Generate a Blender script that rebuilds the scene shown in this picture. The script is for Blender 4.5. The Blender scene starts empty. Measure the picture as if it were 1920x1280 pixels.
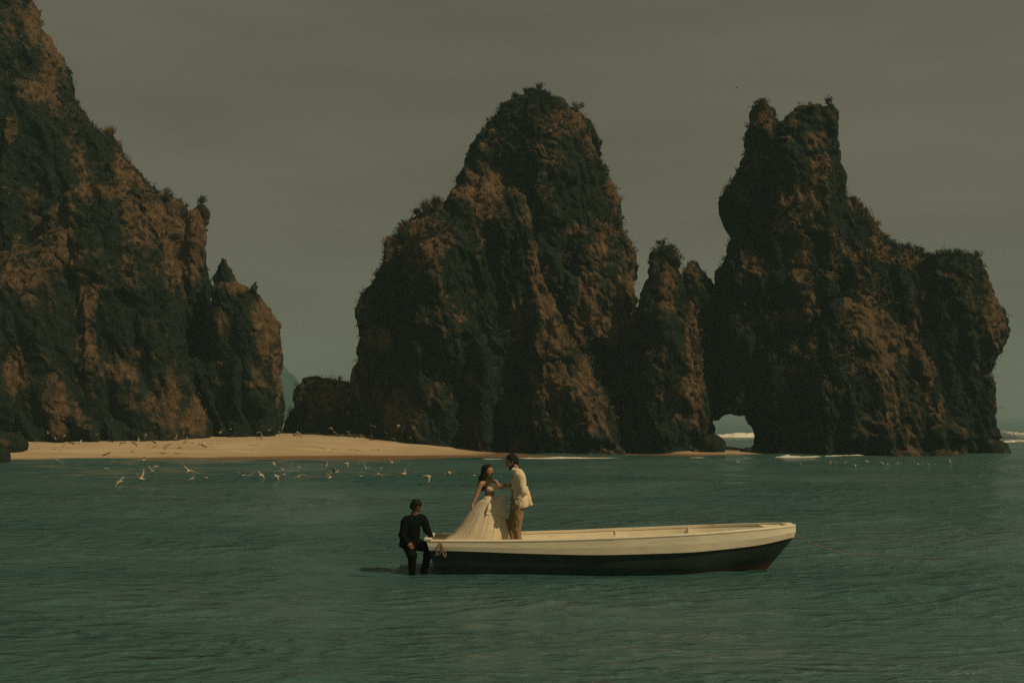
import bpy, bmesh, math, random
import numpy as np
from mathutils import Vector, Matrix

# ---------------------------------------------------------------- camera, sky, sun, exposure
F = 2133.0          # focal length in photo pixels (1920 wide, 40 mm on a 36 mm sensor)
H = 2.57            # camera height above the sea
HOR = 784.0         # horizon row in the photo
scene = bpy.context.scene
COL = scene.collection
cam_data = bpy.data.cameras.new('camera')
cam = bpy.data.objects.new('camera', cam_data)
COL.objects.link(cam)
cam.location = (0, 0, H)
cam.rotation_euler = (math.radians(90), 0, 0)
cam_data.sensor_width = 36.0
cam_data.lens = F / 1920.0 * 36.0
cam_data.shift_y = (HOR - 640.0) / 1920.0
cam_data.clip_start = 0.1
cam_data.clip_end = 30000
scene.camera = cam

SUN = Vector((0.62, -0.31, 0.72)).normalized()      # direction towards the sun
elev = math.asin(SUN.z)
azim = math.atan2(SUN.x, SUN.y)
world = bpy.data.worlds.new('World')
scene.world = world
world.use_nodes = True
wn, wl = world.node_tree.nodes, world.node_tree.links
wn.clear()
sky = wn.new('ShaderNodeTexSky')
sky.sky_type = 'NISHITA'
sky.sun_disc = False
sky.sun_elevation = elev
sky.sun_rotation = azim
sky.dust_density = 4.0
sky.air_density = 1.2
hs = wn.new('ShaderNodeHueSaturation')
hs.inputs['Saturation'].default_value = 0.12
wl.new(sky.outputs[0], hs.inputs['Color'])
tint = wn.new('ShaderNodeMix'); tint.data_type = 'RGBA'; tint.blend_type = 'MULTIPLY'
tint.inputs[0].default_value = 1.0
tint.inputs[7].default_value = (0.46, 0.42, 0.30, 1)
wl.new(hs.outputs[0], tint.inputs[6])
wtc = wn.new('ShaderNodeTexCoord')
wmap = wn.new('ShaderNodeMapping'); wmap.inputs['Scale'].default_value = (1.0, 1.0, 5.0)
wl.new(wtc.outputs['Generated'], wmap.inputs[0])
wno = wn.new('ShaderNodeTexNoise'); wno.inputs['Scale'].default_value = 2.6; wno.inputs['Detail'].default_value = 5
wl.new(wmap.outputs[0], wno.inputs['Vector'])
wramp = wn.new('ShaderNodeValToRGB')            # thin even overcast
wramp.color_ramp.elements[0].position = 0.3; wramp.color_ramp.elements[0].color = (2.30, 2.13, 1.52, 1)
wramp.color_ramp.elements[1].position = 0.7; wramp.color_ramp.elements[1].color = (3.12, 2.89, 2.10, 1)
wl.new(wno.outputs[0], wramp.inputs[0])
wmix = wn.new('ShaderNodeMix'); wmix.data_type = 'RGBA'; wmix.inputs[0].default_value = 0.82
wl.new(tint.outputs[2], wmix.inputs[6]); wl.new(wramp.outputs[0], wmix.inputs[7])
bg = wn.new('ShaderNodeBackground'); bg.inputs['Strength'].default_value = 0.10
wout = wn.new('ShaderNodeOutputWorld')
wl.new(wmix.outputs[2], bg.inputs['Color']); wl.new(bg.outputs[0], wout.inputs[0])

sun_data = bpy.data.lights.new('sun', 'SUN')
sun_data.energy = 4.9
sun_data.angle = math.radians(0.6)
sun_data.color = (1.0, 0.785, 0.47)
sun = bpy.data.objects.new('sun', sun_data)
COL.objects.link(sun)
sun.rotation_euler = SUN.to_track_quat('Z', 'Y').to_euler()
sun.location = (30, 0, 60)

scene.view_settings.view_transform = 'Standard'
scene.view_settings.look = 'None'
scene.view_settings.exposure = -1.0
scene.view_settings.gamma = 1.0
scene.view_settings.use_curve_mapping = False
scene.cycles.use_denoising = False
scene.cycles.sample_clamp_direct = 1.4
scene.cycles.sample_clamp_indirect = 1.0

# ---------------------------------------------------------------- helpers
def P(px, py, Y):
    return Vector(((px - 960.0) * Y / F, Y, H - (py - HOR) * Y / F))

def make_mesh(name, V, Q, smooth=True):
    """V (n,3) array, Q (m,3|4) int array -> mesh"""
    V = np.asarray(V, dtype=np.float32); Q = np.asarray(Q, dtype=np.int32)
    me = bpy.data.meshes.new(name)
    me.vertices.add(len(V)); me.vertices.foreach_set('co', V.ravel())
    k = Q.shape[1]
    me.loops.add(Q.size); me.loops.foreach_set('vertex_index', Q.ravel())
    me.polygons.add(len(Q))
    me.polygons.foreach_set('loop_start', np.arange(0, Q.size, k, dtype=np.int32))
    me.polygons.foreach_set('use_smooth', np.full(len(Q), smooth, dtype=bool))
    me.update(calc_edges=True)
    me.validate()
    return me

def link(name, me, mat=None, parent=None):
    o = bpy.data.objects.new(name, me)
    COL.objects.link(o)
    if mat is not None:
        me.materials.append(mat)
    if parent is not None:
        o.parent = parent
    return o

def tag(o, label=None, cat=None, group=None, kind=None):
    if label: o['label'] = label
    if cat: o['category'] = cat
    if group: o['group'] = group
    if kind: o['kind'] = kind
    return o

def empty(name, loc, rz=0.0):
    o = bpy.data.objects.new(name, None)
    COL.objects.link(o)
    o.location = loc
    o.rotation_euler = (0, 0, rz)
    o.empty_display_size = 0.2
    return o

def bm_obj(name, bm, mat, parent=None, smooth=False):
    me = bpy.data.meshes.new(name)
    bm.normal_update()
    bm.to_mesh(me); bm.free()
    if smooth:
        me.polygons.foreach_set('use_smooth', np.full(len(me.polygons), True, dtype=bool))
    return link(name, me, mat, parent)

# lattice value noise, vectorised
_rs = np.random.RandomState(7)
_LAT = _rs.rand(64, 64, 64).astype(np.float32)
def vn(x, y, z):
    xi = np.floor(x); yi = np.floor(y); zi = np.floor(z)
    fx = (x - xi).astype(np.float32); fy = (y - yi).astype(np.float32); fz = (z - zi).astype(np.float32)
    fx = fx * fx * (3 - 2 * fx); fy = fy * fy * (3 - 2 * fy); fz = fz * fz * (3 - 2 * fz)
    x0 = xi.astype(np.int32) & 63; y0 = yi.astype(np.int32) & 63; z0 = zi.astype(np.int32) & 63
    x1 = (x0 + 1) & 63; y1 = (y0 + 1) & 63; z1 = (z0 + 1) & 63
    L = _LAT
    a = L[x0, y0, z0] * (1 - fx) + L[x1, y0, z0] * fx
    b = L[x0, y1, z0] * (1 - fx) + L[x1, y1, z0] * fx
    c = L[x0, y0, z1] * (1 - fx) + L[x1, y0, z1] * fx
    d = L[x0, y1, z1] * (1 - fx) + L[x1, y1, z1] * fx
    return (a * (1 - fy) + b * fy) * (1 - fz) + (c * (1 - fy) + d * fy) * fz     # 0..1
def fbm(x, y, z, o=3):
    s = 0; a = 1.0; t = 0
    for i in range(o):
        s = s + a * vn(x + 17.3 * i, y + 5.1 * i, z + 9.7 * i); t += a
        a *= 0.5; x = x * 2.03; y = y * 2.03; z = z * 2.03
    return s / t - 0.5

def ridged(x, y, z):
    return (1 - 2 * np.abs(2 * vn(x, y, z) - 1)) * .5           # sharp crests, -0.5..0.5, mean 0

def worley(x, y, z, seed=0):
    """distance to the nearest and second nearest feature point"""
    xi, yi, zi = np.floor(x).astype(np.int32), np.floor(y).astype(np.int32), np.floor(z).astype(np.int32)
    x, y, z = x.astype(np.float32), y.astype(np.float32), z.astype(np.float32)
    bx, by, bz = xi.astype(np.float32), yi.astype(np.float32), zi.astype(np.float32)
    f1 = np.full(len(x), 9.0, np.float32); f2 = f1.copy()
    for a in (-1, 0, 1):
        for b in (-1, 0, 1):
            for c in (-1, 0, 1):
                i, j, k = (xi + a + seed) & 63, (yi + b) & 63, (zi + c) & 63
                px = bx + (a + _LAT[i, j, k]); py = by + (b + _LAT[j, k, i]); pz = bz + (c + _LAT[k, i, j])
                d = (px - x) ** 2 + (py - y) ** 2 + (pz - z) ** 2
                f2 = np.minimum(f2, np.maximum(f1, d)); f1 = np.minimum(f1, d)
    return np.sqrt(f1), np.sqrt(f2)

def largest_piece(V, Q):
    lab = np.arange(len(V))
    while True:
        m = lab[Q].min(1)
        new = lab.copy()
        for k in range(Q.shape[1]):
            np.minimum.at(new, Q[:, k], m)
        new = new[new]
        if (new == lab).all(): break
        lab = new
    u, c = np.unique(lab, return_counts=True)
    keep = lab == u[c.argmax()]
    mp = np.cumsum(keep) - 1
    return V[keep], mp[Q[keep[Q].all(1)]]

def surface_nets(Fv, org, h):
    """iso-surface of a scalar field (negative inside) as a quad mesh"""
    ins = Fv < 0
    nx, ny, nz = Fv.shape
    c = ins[:-1, :-1, :-1].astype(np.int8)
    tot = np.zeros((nx - 1, ny - 1, nz - 1), np.int8)
    for dx in (0, 1):
        for dy in (0, 1):
            for dz in (0, 1):
                tot += ins[dx:nx - 1 + dx, dy:ny - 1 + dy, dz:nz - 1 + dz]
    act = (tot > 0) & (tot < 8)
    idx = np.argwhere(act)
    cid = np.full(act.shape, -1, np.int32)
    cid[act] = np.arange(len(idx))
    corners = [(dx, dy, dz) for dx in (0, 1) for dy in (0, 1) for dz in (0, 1)]
    vals = np.stack([Fv[idx[:, 0] + a, idx[:, 1] + b, idx[:, 2] + g] for a, b, g in corners], 1)
    acc = np.zeros((len(idx), 3)); cnt = np.zeros(len(idx))
    for i in range(8):
        for j in range(i + 1, 8):
            ca, cb = np.array(corners[i]), np.array(corners[j])
            if np.abs(ca - cb).sum() != 1: continue
            va, vb = vals[:, i], vals[:, j]
            m = (va < 0) != (vb < 0)
            t = np.where(m, va / np.where(m, va - vb, 1), 0)
            acc += np.where(m[:, None], ca + (cb - ca) * t[:, None], 0)
            cnt += m
    V = (idx + acc / cnt[:, None]) * h + np.array(org)
    Q = []
    for ax in range(3):
        sl0 = [slice(1, -1)] * 3; sl1 = [slice(1, -1)] * 3
        sl0[ax] = slice(0, -1); sl1[ax] = slice(1, None)
        a = ins[tuple(sl0)]; b = ins[tuple(sl1)]
        e = np.argwhere(a != b)
        if len(e) == 0: continue
        aa = a[e[:, 0], e[:, 1], e[:, 2]]
        off = np.array([1, 1, 1]); off[ax] = 0
        e = e + off
        u, v = [(1, 2), (2, 0), (0, 1)][ax]
        def cell(du, dv):
            k = e.copy(); k[:, u] -= du; k[:, v] -= dv
            return cid[k[:, 0], k[:, 1], k[:, 2]]
        q = np.stack([cell(1, 1), cell(0, 1), cell(0, 0), cell(1, 0)], 1)
        q[~aa] = q[~aa][:, ::-1]
        Q.append(q)
    Q = np.concatenate(Q)
    Q = Q[(Q >= 0).all(1)]
    return V, Q

def vert_normals(V, Q):
    n = np.cross(V[Q[:, 2]] - V[Q[:, 0]], V[Q[:, 3 if Q.shape[1] == 4 else 1]] - V[Q[:, 1 if Q.shape[1] == 4 else 0]])
    N = np.zeros_like(V)
    for k in range(Q.shape[1]):
        np.add.at(N, Q[:, k], n)
    return N / (np.linalg.norm(N, axis=1)[:, None] + 1e-9)

# ---------------------------------------------------------------- materials
def mat(name, base, rough=0.7, var=0.15, scale=6.0, bump=0.0, bscale=30.0, spec=0.3, detail=5, coat=0.0):
    m = bpy.data.materials.new(name); m.use_nodes = True
    n, l = m.node_tree.nodes, m.node_tree.links
    p = n['Principled BSDF']
    p.inputs['Roughness'].default_value = rough
    p.inputs['Specular IOR Level'].default_value = spec
    p.inputs['Coat Weight'].default_value = coat
    tc = n.new('ShaderNodeTexCoord')
    no = n.new('ShaderNodeTexNoise'); no.inputs['Scale'].default_value = scale; no.inputs['Detail'].default_value = detail
    l.new(tc.outputs['Object'], no.inputs['Vector'])
    r = n.new('ShaderNodeValToRGB')
    lo = [c * (1 - var) for c in base]; hi = [min(1, c * (1 + var)) for c in base]
    r.color_ramp.elements[0].position = 0.3; r.color_ramp.elements[0].color = (*lo, 1)
    r.color_ramp.elements[1].position = 0.7; r.color_ramp.elements[1].color = (*hi, 1)
    l.new(no.outputs[0], r.inputs[0]); l.new(r.outputs[0], p.inputs['Base Color'])
    if bump:
        nb = n.new('ShaderNodeTexNoise'); nb.inputs['Scale'].default_value = bscale; nb.inputs['Detail'].default_value = 4
        l.new(tc.outputs['Object'], nb.inputs['Vector'])
        b = n.new('ShaderNodeBump'); b.inputs['Strength'].default_value = bump; b.inputs['Distance'].default_value = 0.02
        l.new(nb.outputs[0], b.inputs['Height']); l.new(b.outputs[0], p.inputs['Normal'])
    return m

def ramp(n, stops):
    r = n.new('ShaderNodeValToRGB'); e = r.color_ramp.elements
    e[0].position, e[0].color = stops[0][0], (*stops[0][1], 1)
    e[1].position, e[1].color = stops[-1][0], (*stops[-1][1], 1)
    for p, c in stops[1:-1]:
        k = e.new(p); k.color = (*c, 1)
    return r

def rock_material():
    m = bpy.data.materials.new('limestone_cliff'); m.use_nodes = True
    n, l = m.node_tree.nodes, m.node_tree.links
    p = n['Principled BSDF']; p.inputs['Roughness'].default_value = 0.95; p.inputs['Specular IOR Level'].default_value = 0.05
    tc = n.new('ShaderNodeTexCoord')
    mp = n.new('ShaderNodeMapping'); mp.inputs['Scale'].default_value = (1, 1, 0.36); mp.inputs['Rotation'].default_value = (0, math.radians(-9), 0)
    l.new(tc.outputs['Object'], mp.inputs[0])
    # dry grass, exposed rock and painted sun against dark lichen and painted shade
    n1 = n.new('ShaderNodeTexNoise'); n1.inputs['Scale'].default_value = 0.42; n1.inputs['Detail'].default_value = 7; n1.inputs['Roughness'].default_value = 0.62
    n1.inputs['Distortion'].default_value = 0.6
    l.new(mp.outputs[0], n1.inputs['Vector'])
    geo = n.new('ShaderNodeNewGeometry')
    sx = n.new('ShaderNodeSeparateXYZ'); l.new(geo.outputs['Normal'], sx.inputs[0])
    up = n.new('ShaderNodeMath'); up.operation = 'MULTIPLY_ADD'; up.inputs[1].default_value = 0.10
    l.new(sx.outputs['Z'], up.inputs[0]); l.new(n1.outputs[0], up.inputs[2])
    at = n.new('ShaderNodeAttribute'); at.attribute_name = 'bare_lit'
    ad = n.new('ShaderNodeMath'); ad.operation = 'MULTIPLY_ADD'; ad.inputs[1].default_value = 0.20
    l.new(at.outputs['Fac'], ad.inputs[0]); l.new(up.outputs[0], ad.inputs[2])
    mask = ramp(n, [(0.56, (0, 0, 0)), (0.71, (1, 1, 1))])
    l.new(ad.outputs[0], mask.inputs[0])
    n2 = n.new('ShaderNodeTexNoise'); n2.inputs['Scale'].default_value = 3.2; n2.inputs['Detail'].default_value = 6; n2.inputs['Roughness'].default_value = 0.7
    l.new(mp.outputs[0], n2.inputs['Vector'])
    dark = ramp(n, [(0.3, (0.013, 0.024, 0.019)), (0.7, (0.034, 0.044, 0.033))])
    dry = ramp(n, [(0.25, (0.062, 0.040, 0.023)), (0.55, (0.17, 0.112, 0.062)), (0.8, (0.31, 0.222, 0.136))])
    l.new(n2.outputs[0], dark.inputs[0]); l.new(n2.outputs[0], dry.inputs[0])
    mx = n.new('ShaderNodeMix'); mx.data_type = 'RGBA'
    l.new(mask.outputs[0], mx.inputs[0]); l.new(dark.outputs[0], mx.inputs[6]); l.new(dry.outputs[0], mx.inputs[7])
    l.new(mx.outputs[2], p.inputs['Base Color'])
    n3 = n.new('ShaderNodeTexNoise'); n3.inputs['Scale'].default_value = 2.4; n3.inputs['Detail'].default_value = 8; n3.inputs['Roughness'].default_value = 0.7
    l.new(mp.outputs[0], n3.inputs['Vector'])
    b = n.new('ShaderNodeBump'); b.inputs['Strength'].default_value = 1.0; b.inputs['Distance'].default_value = 0.5
    l.new(n3.outputs[0], b.inputs['Height']); l.new(b.outputs[0], p.inputs['Normal'])
    return m
ROCK = rock_material()

def leaf_material():
    m = bpy.data.materials.new('cliff_foliage'); m.use_nodes = True
    n, l = m.node_tree.nodes, m.node_tree.links
    p = n['Principled BSDF']; p.inputs['Roughness'].default_value = 0.9; p.inputs['Specular IOR Level'].default_value = 0.05
    a = n.new('ShaderNodeAttribute'); a.attribute_name = 'leaf_tone'
    r = ramp(n, [(0.0, (0.013, 0.024, 0.018)), (0.45, (0.032, 0.042, 0.027)), (0.6, (0.12, 0.076, 0.036)), (1.0, (0.30, 0.19, 0.09))])
    l.new(a.outputs['Fac'], r.inputs[0]); l.new(r.outputs[0], p.inputs['Base Color'])
    return m
LEAF = leaf_material()

# ---------------------------------------------------------------- sea stacks
def loft(profile, cy, ryf=0.8, rymin=0.5, rymax=9.0, base=-1.2):
    """rows (photo row, left, right) at distance cy -> (z, xl, xr) rows"""
    rows = []
    for py, xl, xr in profile:
        a = P(xl, py, cy); b = P(xr, py, cy)
        rows.append((a.z, a.x, b.x))
    rows.sort()
    if rows[0][0] > base:
        rows.insert(0, (base, rows[0][1], rows[0][2]))
    r = np.array(rows)
    return dict(z=r[:, 0], xl=r[:, 1], xr=r[:, 2], cy=cy, ryf=ryf, rymin=rymin, rymax=rymax)

def eval_loft(L, X, Y, Z, zs):
    xl = np.interp(zs, L['z'], L['xl']); xr = np.interp(zs, L['z'], L['xr'])
    rx = np.maximum((xr - xl) / 2, 0.12); cx = (xl + xr) / 2
    ry = np.clip(rx * L['ryf'], L['rymin'], L['rymax'])
    rx, cx, ry = rx[None, None, :], cx[None, None, :], ry[None, None, :]
    u = np.abs(X - cx) / rx; v = np.abs(Y - L['cy']) / ry
    q = np.sqrt(u * u + v * v + 1e-6)
    k1 = np.sqrt((u / rx) ** 2 + (v / ry) ** 2 + 1e-6)
    d = np.clip(q * (q - 1) / k1, -np.minimum(rx, ry), 4.0)
    return np.maximum(d, (Z - L['z'][-1]) * 0.8), np.clip(v / (q + 1e-3), 0, 1) * np.clip((L['z'][-1] - Z) / 6.0, .12, 1), np.minimum(rx, ry) + 0 * d

def smin(a, b, k):
    h = np.clip(0.5 + 0.5 * (b - a) / k, 0, 1)
    return b * (1 - h) + a * h - k * h * (1 - h)

def build_rock(name, lofts, h, seed, amp=1.0, holes=(), zmin=-1.2):
    lo = np.array([min(l['xl'].min() for l in lofts), min(l['cy'] - min(l['rymax'], max(l['rymin'], l['ryf'] * (l['xr'] - l['xl']).max() / 2)) for l in lofts), zmin]) - 1.6
    hi = np.array([max(l['xr'].max() for l in lofts), max(l['cy'] + min(l['rymax'], max(l['rymin'], l['ryf'] * (l['xr'] - l['xl']).max() / 2)) for l in lofts), max(l['z'].max() for l in lofts)]) + 1.6
    n = np.ceil((hi - lo) / h).astype(int) + 1
    xs = (lo[0] + h * np.arange(n[0])).astype(np.float32); ys = (lo[1] + h * np.arange(n[1])).astype(np.float32); zs = (lo[2] + h * np.arange(n[2])).astype(np.float32)
    X, Y, Z = xs[:, None, None], ys[None, :, None], zs[None, None, :]
    D = None; W = None; R = None
    for L in lofts:
        d, w, r = eval_loft(L, X, Y, Z, zs)
        if D is None: D, W, R = d, w, r
        else:
            W = np.where(d < D, w, W); R = np.where(d < D, r, R); D = smin(D, d, 0.25)
    D = D.astype(np.float32)
    m = np.abs(D) < 2.3
    I = np.argwhere(m)
    x, y, z = xs[I[:, 0]], ys[I[:, 1]], zs[I[:, 2]]
    s = np.float32(seed * 3.71)
    wx = fbm(x * .3 + s, y * .3, z * .22, 2); wy = fbm(x * .3, y * .3 + s, z * .22 + 4, 2)
    x2 = x + 2.2 * wx; y2 = y + 2.2 * wy
    zt = z + x * .22                                            # ribs lean a little
    big = fbm(x2 * .19 + s, y2 * .19, z * .10, 1)
    rib = ridged(x2 * .33, y2 * .33 + s, zt * .085)
    across = x2 * .95 + z * .31; along = z * .95 - x2 * .31
    rib2 = ridged(across * .85 + 5, y2 * .85 + s, along * .24)
    rib3 = ridged(across * 1.7 + s, y2 * 1.7, along * .9)
    Wm = W[m]; Rm = np.clip(R[m] / 3.2, .12, 1)
    disp = big * (0.18 + 2.8 * Wm ** 2) - rib * (0.12 + 2.3 * Wm ** 1.5) - rib2 * (0.36 + 0.66 * Wm) - rib3 * .30
    disp = amp * Rm * disp + .20 * np.minimum(1, R[m] / 2.5)
    disp += 0.45 * np.exp(-((z - 0.5) / 0.6) ** 2)            # wave-cut notch
    D[m] += disp
    for (hx, hz, rx, rz) in holes:
        q = np.sqrt(((X - hx) / rx) ** 2 + ((Z - hz) / rz) ** 2) + 0 * Y
        nz = 0.9 * (vn((X + 0 * Y + 0 * Z) * .9, (Y + 0 * X + 0 * Z) * .5, (Z + 0 * X + 0 * Y) * .9) - .5)
        D = np.maximum(D, -((q - 1) * min(rx, rz) + nz))
    V, Q = surface_nets(D, lo, h)
    V, Q = largest_piece(V, Q)
    N = vert_normals(V, Q)
    # jointed blocks: cracks between tilted facets at two sizes
    w = fbm(V[:, 0] * .8, V[:, 1] * .8 + s, V[:, 2] * .8, 2)
    ac = V[:, 0] * .94 + V[:, 2] * .34 + w; al = V[:, 2] * .94 - V[:, 0] * .34 + w
    a1, a2 = worley(ac * .50, V[:, 1] * .50 + s, al * .19, seed)
    c1, c2 = worley(ac * 1.7, V[:, 1] * 1.7 + s, al * .95, seed + 5)
    f = .95 * (np.minimum(a2 - a1, .5) - .24) + .24 * (np.minimum(c2 - c1, .4) - .2) - .14 * (c1 - .45) + .12 * fbm(V[:, 0] * 4, V[:, 1] * 4 + s, V[:, 2] * 4, 1)
    V = V + N * f[:, None]
    return V, Q

# brown of dry grass, exposed rock and sunlit faces, sun put into the colour (photo column, row, half-width, half-height)
BARE_LIT = [(100, 90, 25, 60), (85, 160, 30, 35), (190, 360, 60, 14), (255, 400, 25, 35), (300, 425, 42, 42), (345, 485, 42, 38), (372, 440, 25, 45), (235, 310, 22, 45), (60, 50, 20, 45), (120, 480, 50, 18), (160, 560, 16, 50), (172, 640, 16, 40), (250, 662, 40, 12),
        (220, 690, 30, 20), (325, 730, 9, 50), (362, 785, 18, 20), (415, 655, 16, 75), (500, 600, 28, 60), (520, 690, 10, 50), (480, 722, 20, 7), (30, 520, 30, 30), (20, 240, 10, 30), (440, 540, 35, 12), (600, 740, 60, 30), (30, 690, 20, 40),
        (900, 362, 55, 28), (805, 445, 45, 42), (985, 400, 18, 38), (995, 480, 16, 40), (1028, 555, 20, 50), (1040, 640, 36, 45), (1062, 712, 50, 42), (1112, 775, 28, 40), (1080, 432, 28, 12), (1130, 480, 30, 50), (1172, 540, 20, 65), (1120, 580, 20, 50),
        (1150, 612, 30, 40), (1060, 230, 40, 26), (1110, 268, 20, 25), (1152, 335, 12, 60), (722, 640, 25, 18), (862, 595, 12, 9), (970, 590, 14, 40), (880, 720, 10, 30), (735, 480, 14, 40),
        (1250, 540, 18, 40), (1300, 620, 12, 60), (1306, 705, 15, 80), (1250, 740, 25, 18), (1240, 660, 8, 30), (1300, 510, 14, 14),
        (1435, 225, 18, 25), (1530, 262, 25, 14), (1540, 310, 20, 18), (1512, 370, 25, 22), (1480, 425, 30, 22), (1420, 500, 35, 18), (1502, 490, 14, 26), (1475, 592, 30, 14), (1620, 600, 36, 45), (1690, 642, 36, 40), (1740, 700, 15, 42), (1765, 770, 8, 22),
        (1650, 440, 12, 42), (1700, 490, 20, 12), (1772, 512, 42, 14), (1868, 600, 15, 62), (1842, 690, 12, 30), (1560, 470, 8, 40), (1600, 375, 12, 20), (1490, 690, 14, 6)]
def bare_lit_tone(V):
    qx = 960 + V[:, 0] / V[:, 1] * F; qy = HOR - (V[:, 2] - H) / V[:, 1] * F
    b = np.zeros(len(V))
    for px, py, rx, ry in BARE_LIT:
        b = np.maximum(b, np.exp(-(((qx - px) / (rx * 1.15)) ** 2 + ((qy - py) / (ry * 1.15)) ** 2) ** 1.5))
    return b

def foliage(V, Q, rng, nclump, per, front=True, grass=0.3, zmin=2.5, size=1.0):
    """leaf-sized faces in clumps over a rock surface; returns mesh with a tone per leaf"""
    tri = V[Q]
    c = tri.mean(1)
    nn = np.cross(tri[:, 2] - tri[:, 0], tri[:, 3] - tri[:, 1])
    ar = np.linalg.norm(nn, axis=1); nn = nn / (ar[:, None] + 1e-9)
    w = ar * (0.06 + 1.2 * np.clip(nn[:, 2], 0, 1)) * (c[:, 2] > zmin)
    if front: w = w * (nn[:, 1] < 0.45)
    pat = vn(c[:, 0] * .45, c[:, 1] * .45, c[:, 2] * .3)
    w = w * np.clip((pat - .25) * 3, 0.05, 1)
    pick = rng.choice(len(c), nclump, p=w / w.sum())
    cc, cn = c[pick], nn[pick]
    tone = np.where(vn(cc[:, 0] * .6 + 30, cc[:, 1] * .6, cc[:, 2] * .4) + rng.normal(0, .12, nclump) + .38 * bare_lit_tone(cc) > .80, 0.78, 0.2)
    R = rng.uniform(.08, .30, nclump) * size
    k = nclump * per
    ci = np.repeat(np.arange(nclump), per)
    pos = cc[ci] + rng.normal(0, .5, (k, 3)) * R[ci][:, None] + cn[ci] * (np.abs(rng.normal(0, .5, k)) * R[ci])[:, None] + np.array([0, 0, .1]) * R[ci][:, None]
    isg = (rng.rand(nclump) < grass)[ci]
    d1 = rng.normal(0, 1, (k, 3)); d1[:, 2] += np.where(isg, 2.2, 0.4); d1 += cn[ci] * .6
    d1 /= np.linalg.norm(d1, axis=1)[:, None]
    d2 = np.cross(d1, rng.normal(0, 1, (k, 3))); d2 /= np.linalg.norm(d2, axis=1)[:, None] + 1e-9
    ln = np.where(isg, rng.uniform(.18, .45, k), rng.uniform(.05, .12, k)) * size
    wd = np.where(isg, rng.uniform(.012, .03, k), rng.uniform(.022, .055, k)) * size
    base = np.where(isg[:, None], cc[ci] + rng.normal(0, .4, (k, 3)) * R[ci][:, None] * np.array([1, 1, .4]), pos)
    v = np.stack([base, base + d1 * (ln * .5)[:, None] + d2 * wd[:, None], base + d1 * ln[:, None], base + d1 * (ln * .5)[:, None] - d2 * wd[:, None]], 1).reshape(-1, 3)
    q = np.arange(4 * k).reshape(-1, 4)
    t = np.clip(tone[ci] + rng.normal(0, .10, k) + isg * .12, 0, 1)
    me = make_mesh('leaves', v, q, smooth=False)
    at = me.attributes.new('leaf_tone', 'FLOAT', 'FACE')
    at.data.foreach_set('value', t.astype(np.float32))
    return me

rng = np.random.RandomState(3)
STACKS = {}
def stack(name, label, cat, lofts, h, seed, nclump, amp=1.0, holes=()):
    V, Q = build_rock(name, lofts, h, seed, amp, holes)
    cx = float(V[:, 0].mean()); cyy = float(V[:, 1].mean())
    root = empty(name, (cx, cyy, 0))
    off = np.array([cx, cyy, 0])
    me = make_mesh(name, V - off, Q, smooth=False)
    at = me.attributes.new('bare_lit', 'FLOAT', 'POINT'); at.data.foreach_set('value', bare_lit_tone(V).astype(np.float32))
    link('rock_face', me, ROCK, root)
    fo = foliage(V, Q, rng, nclump, 22)
    fo.transform(Matrix.Translation((-cx, -cyy, 0)))
    f = link('plant_cover', fo, LEAF, root)
    f['kind'] = 'stuff'
    tag(root, label, cat)
    STACKS[name] = (V, Q)
    return root

# left cliff, running out of the frame
A_back = loft([(-190, -330, -170), (-120, -360, -60), (-50, -400, 20), (0, -420, 60), (41, -430, 67), (60, -430, 86), (90, -440, 100), (131, -450, 119), (178, -450, 130),
               (206, -460, 147), (225, -460, 168), (250, -460, 188), (262, -460, 218), (290, -460, 234), (337, -470, 265), (360, -470, 300), (380, -470, 338),
               (400, -470, 352), (430, -470, 366), (470, -470, 372), (545, -470, 376), (640, -470, 385), (740, -470, 395), (830, -470, 400)], 86.0, .62, 1.0, 7.5)
A_knob = loft([(384, 364, 382), (398, 357, 391), (420, 356, 390), (450, 350, 389), (520, 350, 391)], 84.5, .8, .5, 2)
A_pin = loft([(482, 414, 424), (498, 408, 436), (512, 405, 443), (528, 404, 450), (545, 398, 482), (575, 392, 504), (610, 380, 519), (680, 370, 522), (740, 360, 521), (810, 360, 524)], 83.0, .8, .5, 3.2)
A_pin2 = loft([(528, 472, 482), (540, 468, 485), (570, 462, 490), (600, 460, 500)], 82.5, .9, .4, 1.5)
A_lobe1 = loft([(350, 170, 215), (362, 120, 240), (380, 95, 255), (410, 70, 270), (470, 40, 300), (560, 30, 330), (660, 20, 350), (760, 10, 380), (800, 0, 392), (830, -10, 396)], 80.5, .5, .8, 4.5)
A_lobe2 = loft([(462, 20, 80), (480, -20, 115), (510, -60, 145), (545, -80, 163), (640, -100, 180), (740, -110, 200), (830, -120, 215)], 78.5, .5, .8, 3.5)
stack('left_cliff', 'tall dark cliff with dry grass rising out of the left edge of the picture', 'cliff', [A_back, A_knob, A_pin, A_pin2, A_lobe1, A_lobe2], 0.2, 1, 2600)
# low saddle rock
B1 = loft([(711, 566, 640), (717, 560, 655), (735, 552, 668), (765, 548, 690), (790, 535, 700), (812, 530, 700)], 85.0, .7, .8, 2.2)
stack('low_rock', 'low brown grassy rock in the gap behind the beach', 'rock', [B1], 0.15, 2, 110, amp=.9)
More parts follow.
